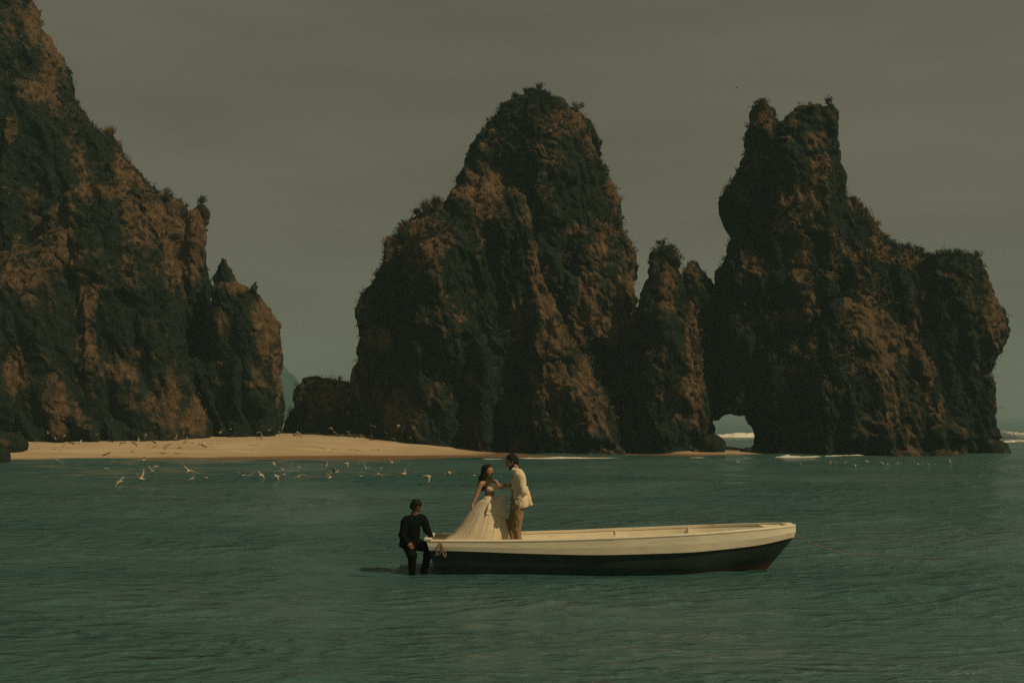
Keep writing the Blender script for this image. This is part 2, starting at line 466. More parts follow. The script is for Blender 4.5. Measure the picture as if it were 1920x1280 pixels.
# central stack
C_back = loft([(178, 982, 1024), (187, 955, 1048), (197, 943, 1066), (210, 934, 1086), (232, 912, 1114), (262, 896, 1127), (300, 870, 1131), (350, 857, 1150), (400, 850, 1158),
               (450, 850, 1174), (500, 850, 1187), (570, 850, 1193), (640, 850, 1182), (700, 850, 1172), (840, 850, 1180)], 88.0, .72, .8, 6.0)
C_front = loft([(333, 900, 924), (345, 878, 945), (362, 850, 966), (388, 815, 985), (410, 780, 994), (432, 752, 1000), (452, 730, 1006), (485, 715, 1012), (520, 702, 1014),
                (580, 681, 1022), (640, 673, 1038), (700, 665, 1062), (760, 662, 1090), (850, 664, 1120)], 84.0, .55, .8, 5.0)
C_rib = loft([(365, 950, 978), (400, 955, 998), (470, 975, 1012), (520, 985, 1020), (580, 985, 1042), (640, 985, 1078), (700, 985, 1112), (760, 990, 1148), (800, 990, 1160), (850, 1000, 1178)], 80.3, .8, .7, 3.0)
C_right = loft([(428, 1075, 1110), (445, 1045, 1150), (480, 1030, 1175), (560, 1020, 1190), (620, 1015, 1180), (700, 1015, 1160), (850, 1010, 1165)], 84.5, .6, .8, 3.0)
stack('central_stack', 'broad dome topped sea stack rising behind the couple and boat', 'sea stack', [C_back, C_front, C_rib, C_right], 0.155, 3, 2000)
# slender pinnacle
D1 = loft([(456, 1238, 1256), (468, 1222, 1268), (485, 1216, 1276), (520, 1210, 1284), (560, 1204, 1296), (600, 1196, 1310), (650, 1185, 1316), (720, 1172, 1321), (790, 1165, 1325), (850, 1160, 1327)], 82.0, .8, .5, 3.4)
D2 = loft([(491, 1292, 1310), (505, 1286, 1324), (525, 1282, 1338), (560, 1275, 1350), (640, 1270, 1350), (760, 1270, 1335)], 84.5, .7, .5, 2.0)
D3 = loft([(570, 1190, 1215), (610, 1172, 1230), (680, 1150, 1250), (760, 1130, 1250), (850, 1125, 1250)], 83.5, .7, .6, 2.6)
stack('slender_pinnacle', 'narrow pointed rock pinnacle standing between the two large stacks', 'sea stack', [D1, D2, D3], 0.15, 4, 500, amp=.62)
# right stack with the sea arch
E_a = loft([(196, 1422, 1447), (206, 1416, 1454), (222, 1408, 1458), (245, 1397, 1466), (300, 1392, 1470), (330, 1392, 1480)], 84.0, .9, .5, 2.5)
E_b = loft([(204, 1496, 1560), (212, 1484, 1570), (222, 1474, 1572), (245, 1452, 1570), (272, 1425, 1568), (300, 1402, 1570), (330, 1384, 1578), (348, 1364, 1582), (368, 1353, 1585), (400, 1356, 1606), (425, 1366, 1622), (450, 1374, 1640),
            (480, 1370, 1665), (505, 1352, 1690), (540, 1338, 1700), (600, 1330, 1720), (700, 1326, 1740), (760, 1330, 1745), (850, 1330, 1745)], 85.0, .55, .8, 5.2)
E_top = loft([(204, 1494, 1561), (212, 1482, 1570), (230, 1470, 1572), (248, 1446, 1570), (300, 1420, 1570), (360, 1420, 1580)], 83.5, .8, .8, 2.6)
E_ridge = loft([(372, 1585, 1604), (395, 1580, 1622), (430, 1570, 1645), (460, 1560, 1682), (480, 1550, 1735), (515, 1540, 1765), (850, 1540, 1790)], 85.5, .5, .8, 3.5)
E_c = loft([(474, 1752, 1772), (484, 1728, 1842), (500, 1718, 1850), (550, 1700, 1868), (600, 1690, 1884), (645, 1690, 1884), (680, 1690, 1870), (702, 1690, 1856), (760, 1690, 1858), (800, 1690, 1864), (818, 1690, 1880), (858, 1690, 1890)], 84.0, .55, .8, 4.6)
E_f = loft([(548, 1584, 1606), (562, 1562, 1640), (582, 1545, 1678), (640, 1510, 1722), (700, 1490, 1750), (780, 1470, 1772), (860, 1440, 1780)], 80.6, .6, .8, 4.2)
E_g = loft([(560, 1450, 1490), (600, 1430, 1510), (700, 1415, 1520), (860, 1400, 1530)], 81.5, .6, .8, 2.8)
hc = P(1383, 812, 85.0)
stack('arch_stack', 'large jagged sea stack with a twin summit and a small sea arch', 'sea stack', [E_a, E_b, E_top, E_ridge, E_c, E_f, E_g], 0.155, 5, 1900,
      holes=[(hc.x - .1, hc.z - .25, 2.35, 1.95), (hc.x - .3, -.6, 1.9, 1.7)])
# ---------------------------------------------------------------- sea
def sea_material():
    m = bpy.data.materials.new('sea_water'); m.use_nodes = True
    n, l = m.node_tree.nodes, m.node_tree.links
    p = n['Principled BSDF']; p.inputs['Roughness'].default_value = 0.14; p.inputs['IOR'].default_value = 1.33
    tc = n.new('ShaderNodeTexCoord')
    mp = n.new('ShaderNodeMapping'); mp.inputs['Scale'].default_value = (0.50, 1.3, 1.0)
    l.new(tc.outputs['Object'], mp.inputs[0])
    nc = n.new('ShaderNodeTexNoise'); nc.inputs['Scale'].default_value = 0.09; nc.inputs['Detail'].default_value = 4
    l.new(mp.outputs[0], nc.inputs['Vector'])
    r = ramp(n, [(0.35, (0.036, 0.108, 0.106)), (0.65, (0.080, 0.146, 0.140))])
    l.new(nc.outputs[0], r.inputs[0]); l.new(r.outputs[0], p.inputs['Base Color'])
    a = n.new('ShaderNodeTexNoise'); a.inputs['Scale'].default_value = 6.5; a.inputs['Detail'].default_value = 5; a.inputs['Roughness'].default_value = 0.58; a.inputs['Distortion'].default_value = 0.0
    l.new(mp.outputs[0], a.inputs['Vector'])
    b = n.new('ShaderNodeBump'); b.inputs['Strength'].default_value = 1.0; b.inputs['Distance'].default_value = 0.12
    l.new(a.outputs[0], b.inputs['Height'])
    # calm and ruffled patches
    w = n.new('ShaderNodeTexNoise'); w.inputs['Scale'].default_value = 0.22; w.inputs['Detail'].default_value = 3
    l.new(mp.outputs[0], w.inputs['Vector'])
    rr = ramp(n, [(0.35, (0.45,) * 3), (0.65, (1.0,) * 3)])
    l.new(w.outputs[0], rr.inputs[0]); l.new(rr.outputs[0], b.inputs['Strength'])
    # sharp-crested wavelets on top
    cr = n.new('ShaderNodeTexNoise'); cr.noise_type = 'RIDGED_MULTIFRACTAL'; cr.inputs['Scale'].default_value = 2.1; cr.inputs['Detail'].default_value = 3.0; cr.inputs['Roughness'].default_value = 0.5
    cr.inputs['Offset'].default_value = 1.0; cr.inputs['Gain'].default_value = 2.0
    l.new(mp.outputs[0], cr.inputs['Vector'])
    b2 = n.new('ShaderNodeBump'); b2.inputs['Distance'].default_value = 0.075
    l.new(rr.outputs[0], b2.inputs['Strength']); l.new(cr.outputs[0], b2.inputs['Height']); l.new(b.outputs[0], b2.inputs['Normal'])
    l.new(b2.outputs[0], p.inputs['Normal'])
    return m
SEA = sea_material()
def waves(X, Y):
    r = np.random.RandomState(11)
    Z = np.zeros_like(X)
    dist = np.hypot(X, Y)
    for i in range(34):
        lam = 0.45 * 1.115 ** i
        ang = math.radians(-95) + r.normal(0, .38)
        k = 2 * math.pi / lam
        ph = r.uniform(0, 2 * math.pi)
        amp = 0.0055 * lam ** 0.75 * r.uniform(.5, 1.2)
        fade = np.clip((lam * 60 - dist) / (lam * 25), 0, 1)
        jit = 1.5 * np.sin(X * .31 / lam ** .5 + i) * np.cos(Y * .27 / lam ** .5 + 2 * i)
        Z += amp * fade * np.sin(k * (X * math.cos(ang) + Y * math.sin(ang)) + ph + jit)
    return Z
rows = [-300, -120, -40, -10, 0, 3, 5.5, 7.5]
y = 8.5
while y < 130:
    rows.append(y); y *= 1.0052
while y < 16000:
    rows.append(y); y *= 1.06
rows = np.array(rows)
u = np.concatenate([[-60, -8, -2.4, -1.5], np.linspace(-1, 1, 470), [1.5, 2.4, 8, 60]])
half = np.maximum(np.abs(rows) * .5 + 2, 8)
X = u[None, :] * half[:, None]; Yg = rows[:, None] + 0 * X
Z = waves(X, Yg)
nr, ncol = X.shape
ii = np.arange(nr * ncol).reshape(nr, ncol)
Q = np.stack([ii[:-1, :-1], ii[:-1, 1:], ii[1:, 1:], ii[1:, :-1]], -1).reshape(-1, 4)
sea = link('sea_water', make_mesh('sea_water', np.stack([X, Yg, Z], -1).reshape(-1, 3), Q), SEA)
tag(sea, 'rippled dark teal sea filling the bay', 'sea', kind='structure')

# ---------------------------------------------------------------- beach
def beach_material():
    m = bpy.data.materials.new('beach_sand'); m.use_nodes = True
    n, l = m.node_tree.nodes, m.node_tree.links
    p = n['Principled BSDF']; p.inputs['Roughness'].default_value = 0.95; p.inputs['Specular IOR Level'].default_value = 0.1
    tc = n.new('ShaderNodeTexCoord'); sx = n.new('ShaderNodeSeparateXYZ'); l.new(tc.outputs['Object'], sx.inputs[0])
    no = n.new('ShaderNodeTexNoise'); no.inputs['Scale'].default_value = 1.2; no.inputs['Detail'].default_value = 6
    mp = n.new('ShaderNodeMapping'); mp.inputs['Scale'].default_value = (.25, 1, 1); l.new(tc.outputs['Object'], mp.inputs[0]); l.new(mp.outputs[0], no.inputs['Vector'])
    dry = ramp(n, [(.3, (.42, .315, .19)), (.7, (.56, .435, .28))]); l.new(no.outputs[0], dry.inputs[0])
    h = n.new('ShaderNodeMath'); h.operation = 'MULTIPLY_ADD'; h.inputs[1].default_value = 0.10; l.new(no.outputs[0], h.inputs[0]); l.new(sx.outputs['Z'], h.inputs[2])
    wet = ramp(n, [(.16, (0, 0, 0)), (.24, (.75, .75, .75)), (.6, (1, 1, 1))]); l.new(h.outputs[0], wet.inputs[0])     # wet below the wash line
    mx = n.new('ShaderNodeMix'); mx.data_type = 'RGBA'; l.new(wet.outputs[0], mx.inputs[0]); mx.inputs[6].default_value = (.17, .10, .05, 1); l.new(dry.outputs[0], mx.inputs[7])
    l.new(mx.outputs[2], p.inputs['Base Color'])
    n2 = n.new('ShaderNodeTexNoise'); n2.inputs['Scale'].default_value = 5; n2.inputs['Detail'].default_value = 5; l.new(tc.outputs['Object'], n2.inputs['Vector'])
    b = n.new('ShaderNodeBump'); b.inputs['Strength'].default_value = .5; b.inputs['Distance'].default_value = .12; l.new(n2.outputs[0], b.inputs['Height']); l.new(b.outputs[0], p.inputs['Normal'])
    return m
SAND = beach_material()
def wl_Y(x):          # distance of the waterline along the shore
    return np.interp(x, [-60, -32, -18, -11, 0, 6, 14, 22, 30], [60, 66.5, 71, 74.0, 73.5, 75, 75.5, 77.0, 80])
def slope(x):
    return np.interp(x, [-60, -32, -24, -16, -11, -6, -4, -1, 6, 10, 12, 16, 18, 20, 24], [.14, .15, .15, .18, .20, .14, .08, .02, .016, .016, .055, .055, .025, -.01, -.03])
def sand_z(x, y):
    t = y - wl_Y(x)
    s = slope(x)
    z = np.where(t > 0, s * 10.5 * (1 - np.exp(-t / 10.5 * 1.25)) / 1.0, .12 * t) + 0.02
    return z + 0.10 * fbm(x * .25, y * .4, 0 * x, 3) * np.clip(t / 4, 0, 1)
gx = np.linspace(-62, 30, 380); gy = np.concatenate([np.linspace(56, 90, 150), np.linspace(91, 112, 12)])
GX, GY = np.meshgrid(gx, gy)
GZ = sand_z(GX, GY)
GZ = np.where(GY > 94, GZ - (GY - 94) * .35, GZ)
ii = np.arange(GX.size).reshape(GX.shape)
Q = np.stack([ii[:-1, :-1], ii[:-1, 1:], ii[1:, 1:], ii[1:, :-1]], -1).reshape(-1, 4)
zz = GZ.ravel()[Q].max(1)
Q = Q[zz > -1.2]
beach = link('sand_beach', make_mesh('sand_beach', np.stack([GX, GY, GZ], -1).reshape(-1, 3), Q), SAND)
tag(beach, 'pale sand beach below the left cliffs', 'beach', kind='structure')

# ---------------------------------------------------------------- boulders
def boulder(px, py, Y, rx, ry, rz, seed, label):
    c = P(px, py, Y)
    h = 0.07
    lo = np.array([-rx, -ry, -rz]) * 1.5; n = np.ceil(-2 * lo / h).astype(int)
    g = [lo[i] + h * np.arange(n[i]) for i in range(3)]
    Xb, Yb, Zb = np.meshgrid(*g, indexing='ij')
    D = (np.sqrt((Xb / rx) ** 2 + (Yb / ry) ** 2 + (np.maximum(Zb, 0) / rz) ** 2 + (np.minimum(Zb, 0) / rz) ** 2) - 1) * min(rx, ry, rz)
    D = D + .7 * fbm(Xb * .8 + seed, Yb * .8, Zb * .8 + seed, 3) * min(1, rz) + .1
    V, Q = surface_nets(D, lo, h)
    o = link('boulder', make_mesh('boulder', V, Q), ROCK)
    o.location = c
    tag(o, label, 'boulder', 'boulders at the foot of the cliffs')
    return o
boulder(8, 836, 70.5, 1.5, 1.2, 1.15, 1, 'dark pointed boulder on the sand at the left picture edge')
boulder(-6, 868, 66.5, .95, .9, 1.0, 2, 'small dark boulder at the waterline in the left corner of the beach')
boulder(1334, 836, 79.5, 1.05, .9, .9, 3, 'dark boulder at the left foot of the sea arch')
boulder(1410, 848, 80.0, 1.1, .9, .55, 4, 'low rounded boulder at the right foot of the sea arch')
boulder(1862, 852, 81.0, 1.2, 1.2, 1.35, 5, 'rounded boulder at the right foot of the arch stack')

# ---------------------------------------------------------------- far hill, surf
HILL = mat('forested_hill', (0.022, 0.045, 0.036), .95, .35, .05, bump=1.0, bscale=.08)
hp = [(470, 662), (500, 672), (524, 680), (537, 692), (546, 712), (558, 726), (575, 745), (605, 765), (640, 786)]
Yh = 620.0
bm = bmesh.new()
prev = None
for px, py in hp:
    c = P(px, py, Yh)
    zt = max(c.z, .5)
    ring = []
    for k in range(13):
        a = math.pi * k / 12
        ring.append(bm.verts.new((c.x + 3 * math.sin(k * 2.1 + px), Yh - math.cos(a) * 22, zt * math.sin(a) ** .7 + (1.2 * math.sin(k * 3.3 + px * .7) if 0 < k < 12 else 0) - .5)))
    if prev:
        for k in range(12):
            bm.faces.new((prev[k], ring[k], ring[k + 1], prev[k + 1]))
    prev = ring
hill = bm_obj('hill', bm, HILL, smooth=True)
tag(hill, 'distant green hill seen through the gap beside the left cliff', 'hill', kind='structure')

FOAM = mat('sea_foam', (.80, .76, .66), .9, .18, 3.0, bump=.8, bscale=8)
def foam(name, pts, label, hgt, wid, seed, lumps=1.0):
    """ragged ridge of broken water along a line of (x, y) points"""
    r = np.random.RandomState(seed)
    pts = np.array(pts, float)
    seg = np.hypot(*np.diff(pts, axis=0).T); s = np.concatenate([[0], np.cumsum(seg)])
    ns = int(s[-1] / .12); t = np.linspace(0, s[-1], ns)
    x = np.interp(t, s, pts[:, 0]); yv = np.interp(t, s, pts[:, 1])
    env = np.clip(np.minimum(t, s[-1] - t) / (s[-1] * .12), 0, 1)
    a = np.clip(.75 + 1.1 * fbm(t * .35 + seed, 0 * t, 0 * t, 3) * lumps, .05, 1.6) * env
    b = np.clip(.8 + 1.2 * fbm(t * .5 + seed, 0 * t + 8, 0 * t, 3) * lumps, .05, 1.6) * env
    m = 11
    V = []
    for k in range(m):
        w = k / (m - 1) * 2 - 1
        jag = fbm(t * 2.2, 0 * t + k * 1.7, 0 * t + seed, 2)
        V.append(np.stack([x, yv + w * wid * b + .25 * wid * jag, hgt * a * np.cos(w * math.pi / 2) * (1 + .9 * jag) - .03], 1))
    V = np.stack(V, 1)
    ii = np.arange(ns * m).reshape(ns, m)
    Q = np.stack([ii[:-1, :-1], ii[1:, :-1], ii[1:, 1:], ii[:-1, 1:]], -1).reshape(-1, 4)
    o = link(name, make_mesh(name, V.reshape(-1, 3), Q), FOAM)
    tag(o, label, 'surf', kind='stuff')
    return o
def wp(px, py):
    c = P(px, py, F * H / (py - HOR)); return (c.x, c.y)
foam('surf', [wp(1300, 819), wp(1500, 818), wp(1700, 817), wp(1840, 818), wp(1930, 820), wp(2100, 819)], 'white breaking wave out beyond the arch', .85, 3.0, 1, .6)
foam('surf', [wp(1440, 857), wp(1520, 858), wp(1600, 857), wp(1660, 858), wp(1700, 859)], 'white wash breaking at the foot of the arch stack', .22, .8, 4, 1.3)
foam('surf', [wp(1835, 829), wp(1900, 828), wp(1980, 829), wp(2100, 828)], 'low second breaker in front of the wave at the right edge', .35, 1.6, 9, 2.0)
foam('surf', [wp(1690, 860), wp(1760, 860.6), wp(1840, 860.4), wp(1900, 859.6)], 'thin wash along the right foot of the arch stack', .10, .3, 12, 2.2)
foam('surf', [wp(880, 859.5), wp(1000, 858.6), wp(1120, 857.8), wp(1240, 857.4), wp(1360, 858.2), wp(1470, 858.6)], 'thin white wash line along the middle of the shore', .07, .2, 6, 1.9)

# ---------------------------------------------------------------- thin haze added to lift the blacks, in a closed box round the scene
bm = bmesh.new()
bmesh.ops.create_cube(bm, size=1.0)
hz = bpy.data.materials.new('tone_lift_haze'); hz.use_nodes = True
hn = hz.node_tree.nodes; hn.clear()
ho = hn.new('ShaderNodeOutputMaterial'); hv = hn.new('ShaderNodeVolumePrincipled')
hv.inputs['Color'].default_value = (.58, .96, 1.0, 1); hv.inputs['Density'].default_value = 0.0007; hv.inputs['Anisotropy'].default_value = 0.0
hz.node_tree.links.new(hv.outputs[0], ho.inputs['Volume'])
haze = bm_obj('haze', bm, hz)
haze.location = (0, 300, 21.0); haze.scale = (900, 760, 47.5)
tag(haze, 'thin added haze that lifts the dark tones across the bay', 'haze', kind='stuff')
# ---------------------------------------------------------------- boat
def boat_hull_material():
    m = bpy.data.materials.new('dark_hull_paint'); m.use_nodes = True
    n, l = m.node_tree.nodes, m.node_tree.links
    p = n['Principled BSDF']; p.inputs['Roughness'].default_value = 0.55; p.inputs['Specular IOR Level'].default_value = 0.3
    tc = n.new('ShaderNodeTexCoord'); sx = n.new('ShaderNodeSeparateXYZ'); l.new(tc.outputs['Object'], sx.inputs[0])
    no = n.new('ShaderNodeTexNoise'); no.inputs['Scale'].default_value = 5; no.inputs['Detail'].default_value = 6; l.new(tc.outputs['Object'], no.inputs['Vector'])
    dk = ramp(n, [(.3, (.022, .036, .032)), (.75, (.040, .056, .048))]); l.new(no.outputs[0], dk.inputs[0])
    # oxide boot-top, lower towards the stern
    a = n.new('ShaderNodeMath'); a.operation = 'MULTIPLY_ADD'; a.inputs[1].default_value = -0.075; a.inputs[2].default_value = 0.27
    l.new(sx.outputs['X'], a.inputs[0])
    b = n.new('ShaderNodeMath'); b.operation = 'ADD'; l.new(a.outputs[0], b.inputs[0]); l.new(sx.outputs['Z'], b.inputs[1])
    c = n.new('ShaderNodeMath'); c.operation = 'MULTIPLY_ADD'; c.inputs[1].default_value = 0.06; l.new(no.outputs[0], c.inputs[0]); l.new(b.outputs[0], c.inputs[2])
    rr = ramp(n, [(.025, (1, 1, 1)), (.05, (0, 0, 0))]); l.new(c.outputs[0], rr.inputs[0])
    mx = n.new('ShaderNodeMix'); mx.data_type = 'RGBA'; l.new(rr.outputs[0], mx.inputs[0]); l.new(dk.outputs[0], mx.inputs[6]); mx.inputs[7].default_value = (.10, .045, .028, 1)
    l.new(mx.outputs[2], p.inputs['Base Color'])
    return m
HULL = boat_hull_material()
def white_paint():
    m = bpy.data.materials.new('weathered_white_paint'); m.use_nodes = True
    n, l = m.node_tree.nodes, m.node_tree.links
    p = n['Principled BSDF']; p.inputs['Roughness'].default_value = 0.6; p.inputs['Specular IOR Level'].default_value = 0.25
    tc = n.new('ShaderNodeTexCoord')
    mp = n.new('ShaderNodeMapping'); mp.inputs['Scale'].default_value = (1.2, 1, 7); l.new(tc.outputs['Object'], mp.inputs[0])
    no = n.new('ShaderNodeTexNoise'); no.inputs['Scale'].default_value = 3; no.inputs['Detail'].default_value = 8; no.inputs['Roughness'].default_value = .7; l.new(mp.outputs[0], no.inputs['Vector'])
    r = ramp(n, [(.28, (.42, .34, .24)), (.42, (.78, .69, .51)), (.7, (.86, .78, .60))]); l.new(no.outputs[0], r.inputs[0]); l.new(r.outputs[0], p.inputs['Base Color'])
    b = n.new('ShaderNodeBump'); b.inputs['Strength'].default_value = .3; b.inputs['Distance'].default_value = .01; l.new(no.outputs[0], b.inputs['Height']); l.new(b.outputs[0], p.inputs['Normal'])
    return m
WHITE = white_paint()
ROPE = mat('hemp_rope', (.26, .19, .12), .9, .25, 40, bump=.6, bscale=120)

BY = 19.12
BX0 = (805 - 960) * BY / F; BX1 = (1487 - 960) * BY / F
BL = BX1 - BX0
boat = empty('rowing_boat', (BX0, BY, 0))
tag(boat, 'long white and black open wooden boat carrying the couple', 'boat')
S_ = [0, .1, .25, .5, .7, .82, .9, .96, 1.0]
HB = [.50, .57, .66, .72, .67, .55, .42, .29, .15]
def hb(s): 
    return np.interp(s, np.linspace(0, 1, 201), _hb)
def _smooth(y):
    k = np.ones(15) / 15
    yp = np.concatenate([np.full(7, y[0]) + (y[0] - y[7:0:-1]), y, np.full(7, y[-1]) + (y[-1] - y[-2:-9:-1])])
    return np.convolve(yp, k, 'valid')
_hb = _smooth(np.interp(np.linspace(0, 1, 201), S_, HB))
_zs = _smooth(np.interp(np.linspace(0, 1, 201), [0, .2, .4, .6, .8, 1.0], [.545, .555, .585, .635, .695, .765]))
_hs = _smooth(np.interp(np.linspace(0, 1, 201), [0, .15, .45, .7, .9, 1.0], [.13, .15, .235, .265, .245, .17]))
def zs_(s): return np.interp(s, np.linspace(0, 1, 201), _zs)
def hs_(s): return np.interp(s, np.linspace(0, 1, 201), _hs)
def sst(a, b, x):
    t = np.clip((x - a) / (b - a), 0, 1); return t * t * (3 - 2 * t)
def bpt(s, wf, z, side, extra=0.0):
    """point on the boat: s along, wf fraction of half-beam, z height"""
    d = np.maximum(zs_(s) - z - .8 * hs_(s) * sst(.72, 1, s), 0)      # stem stands upright through the top strake
    x = BL * s - d * .78 * sst(.72, 1, s) + d * .28 * sst(.12, 0, s)
    return (x, side * (hb(s) * wf + extra), z)
NS = 90
ss = np.linspace(0, 1, NS)
def grid_obj(name, G, mat_, parent, smooth=True, flip=False):
    G = np.array(G); n, m = G.shape[:2]
    ii = np.arange(n * m).reshape(n, m)
    Q = np.stack([ii[:-1, :-1], ii[1:, :-1], ii[1:, 1:], ii[:-1, 1:]], -1).reshape(-1, 4)
    if flip: Q = Q[:, ::-1]
    return link(name, make_mesh(name, G.reshape(-1, 3), Q, smooth), mat_, parent)
# dark hull: both sides in one skin from strake to keel
G = []
for s in ss:
    row = []
    ch = .84 - .5 * sst(.7, 1, s)
    zb = float(zs_(s) - hs_(s)) + .01
    for side in (-1, 1):
        half = [bpt(s, 1.0, zb, side), bpt(s, .97, zb * .75, side), bpt(s, .93 - .2 * sst(.7, 1, s), zb * .4, side), bpt(s, ch, .02, side), bpt(s, ch * .7, -.08, side), bpt(s, .0, -.17, side)]
        row += half if side == -1 else half[::-1][1:]
    G.append(row)
hull = grid_obj('hull', G, HULL, boat, flip=True)
# transom board closing the stern
t0 = [bpt(0, 1, zs_(0) - .005, -1), *G[0], bpt(0, 1, zs_(0) - .005, 1)]
bm = bmesh.new()
f0 = [bm.verts.new(Vector(q) + Vector((-.012, 0, 0))) for q in t0]; f1 = [bm.verts.new(Vector(q) + Vector((.035, 0, 0))) for q in t0]
bm.faces.new(f0); bm.faces.new(f1[::-1])
for i in range(len(f0)):
    j = (i + 1) % len(f0); bm.faces.new((f0[j], f0[i], f1[i], f1[j]))
bm_obj('transom', bm, HULL, boat)
def ring_strip(name, fn, mat_, s0=0.0, s1=1.0, n=NS):
    """closed section swept along the boat; fn(s) -> ring of points"""
    G = [fn(s) + [fn(s)[0]] for s in np.linspace(s0, s1, n)]
    o = grid_obj(name, G, mat_, boat, smooth=False)
    return o
for side in (-1, 1):
    def strake(s, side=side):
        zt, zb = float(zs_(s)), float(zs_(s) - hs_(s))
        return [bpt(s, 1, zt, side, .028), bpt(s, 1, (zt + zb) / 2, side, .034), bpt(s, 1, zb, side, .026), bpt(s, 1, zb, side, -.006), bpt(s, 1, zt, side, -.006)]
    ring_strip('top_strake', strake, WHITE)
    def cap(s, side=side):
        zt = float(zs_(s))
        i = -min(.040, float(hb(s)) * .9)
        return [bpt(s, 1, zt + .004, side, .032), bpt(s, 1, zt + .022, side, .035), bpt(s, 1, zt + .042, side, .024), bpt(s, 1, zt + .042, side, i), bpt(s, 1, zt + .004, side, i)]
    ring_strip('gunwale', cap, WHITE)
    def lining(s, side=side):
        zt = float(zs_(s))
        zl = .14 + .34 * float(sst(.68, .93, s)); zm = (zl + zt) / 2; k_ = 1 - .30 * float(sst(.68, .93, s))
        return [bpt(s, 1, zt + .003, side, -.03), bpt(s, .93, zm, side, -.04), bpt(s, .80 * k_, zl, side, -.03), bpt(s, .80 * k_, zl - .01, side, -.015), bpt(s, .95, zm, side, -.02), bpt(s, 1, zt + .003, side, -.012)]
    ring_strip('inner_planking', lining, WHITE, .0, .93)
# floor planks
for k in range(6):
    a, b = -.86 + k * 1.72 / 6, -.86 + (k + 1) * 1.72 / 6 - .02
    def plank(s, a=a, b=b):
        h_ = (float(hb(s)) - .04) * .9; x = BL * s
        return [(x, a * h_, .19), (x, b * h_, .19), (x, b * h_, .165), (x, a * h_, .165)]
    ring_strip('floor_plank', plank, WHITE, .02, .74, 30)
def box_bm(bm, x0, x1, y0, y1, z0, z1):
    v = [bm.verts.new((x, y, z)) for x in (x0, x1) for y in (y0, y1) for z in (z0, z1)]
    for f in ((0, 1, 3, 2), (4, 6, 7, 5), (0, 4, 5, 1), (2, 3, 7, 6), (0, 2, 6, 4), (1, 5, 7, 3)):
        bm.faces.new([v[i] for i in f])
for px, wd in ((1172, .24), (1312, .24), (862, .30)):
    xc = (px - 805) * BY / F; s = xc / BL
    bm = bmesh.new(); w_ = float(hb(s)) - .045
    z1 = float(zs_(s)) - .10
    box_bm(bm, xc - wd / 2, xc + wd / 2, -w_, w_, z1 - .035, z1)
    th = bm_obj('thwart', bm, WHITE, boat)
    for sd in (-1, 1):
        bm = bmesh.new()
        box_bm(bm, xc - .02, xc + .02, sd * w_ * .62 - .02, sd * w_ * .62 + .02, .192, z1 - .036)
        bm_obj('knee', bm, WHITE, th)
        bm = bmesh.new()
        box_bm(bm, xc - wd / 2 + .01, xc - wd / 2 + .04, sd * (w_ + .005) - .012, sd * (w_ + .005) + .012, z1 + .003, float(zs_(s)) + .002)
        bm_obj('rib', bm, WHITE, th)
# stern cap board and bow breasthook
bm = bmesh.new()
box_bm(bm, -.045, .075, -.545, .545, float(zs_(0)) + .036, float(zs_(0)) + .062)
bm_obj('stern_board', bm, WHITE, boat)
bm = bmesh.new()
zt = float(zs_(.95)) + .012
tri = [bpt(.915, .78, zt, -1), bpt(.915, .78, zt, 1), bpt(.992, .5, zt + .02, 1), bpt(.992, .5, zt + .02, -1)]
lo_ = [bm.verts.new((a, b, c - .03)) for a, b, c in tri]; hi_ = [bm.verts.new((a, b, c)) for a, b, c in tri]
bm.faces.new(hi_); bm.faces.new(lo_[::-1])
for i in range(4):
    j = (i + 1) % 4; bm.faces.new((lo_[i], lo_[j], hi_[j], hi_[i]))
bm_obj('breasthook', bm, WHITE, boat)
# rounded stem head
bm = bmesh.new()
rings = []
for z, e in ((.575, .02), (.62, .045), (.70, .06), (.765, .06), (.80, .04)):
    r_ = [bm.verts.new((BL - .095 + (.075 + e * .4) * math.cos(a), (.125 + e) * math.sin(a), z)) for a in [2 * math.pi * k / 14 for k in range(14)]]
    rings.append(r_)
for a, b in zip(rings, rings[1:]):
    for i in range(14):
        j = (i + 1) % 14; bm.faces.new((a[i], a[j], b[j], b[i]))
bm.faces.new(rings[-1]); bm.faces.new(rings[0][::-1])
bm_obj('stem_head', bm, WHITE, boat, smooth=True)

def tube(pts, r, n=8, closed=False, name='rope', mat_=None, parent=None, sub=6):
    P_ = [Vector(p) for p in pts]
    out = []
    m = len(P_)
    rngk = range(m if closed else m - 1)
    for i in rngk:                                            # Catmull-Rom
        p0 = P_[(i - 1) % m] if closed or i > 0 else P_[0]
        p1 = P_[i]; p2 = P_[(i + 1) % m]
        p3 = P_[(i + 2) % m] if closed or i + 2 < m else P_[-1]
        for k in range(sub):
            t = k / sub
            out.append(.5 * ((2 * p1) + (p2 - p0) * t + (2 * p0 - 5 * p1 + 4 * p2 - p3) * t * t + (3 * p1 - p0 - 3 * p2 + p3) * t ** 3))
    if not closed: out.append(P_[-1])
    G = []
    for i, p in enumerate(out):
        a = out[(i - 1) % len(out)] if closed or i > 0 else out[0]
        b = out[(i + 1) % len(out)] if closed or i + 1 < len(out) else out[-1]
        d = (b - a).normalized()
        u = d.orthogonal().normalized() if abs(d.z) > .95 else d.cross(Vector((0, 0, 1))).normalized()
        w = d.cross(u)
        G.append([tuple(p + (u * math.cos(2 * math.pi * k / n) + w * math.sin(2 * math.pi * k / n)) * r) for k in range(n)] )
        G[-1].append(G[-1][0])
    if closed: G.append(G[0])
    return grid_obj(name, G, mat_, parent)
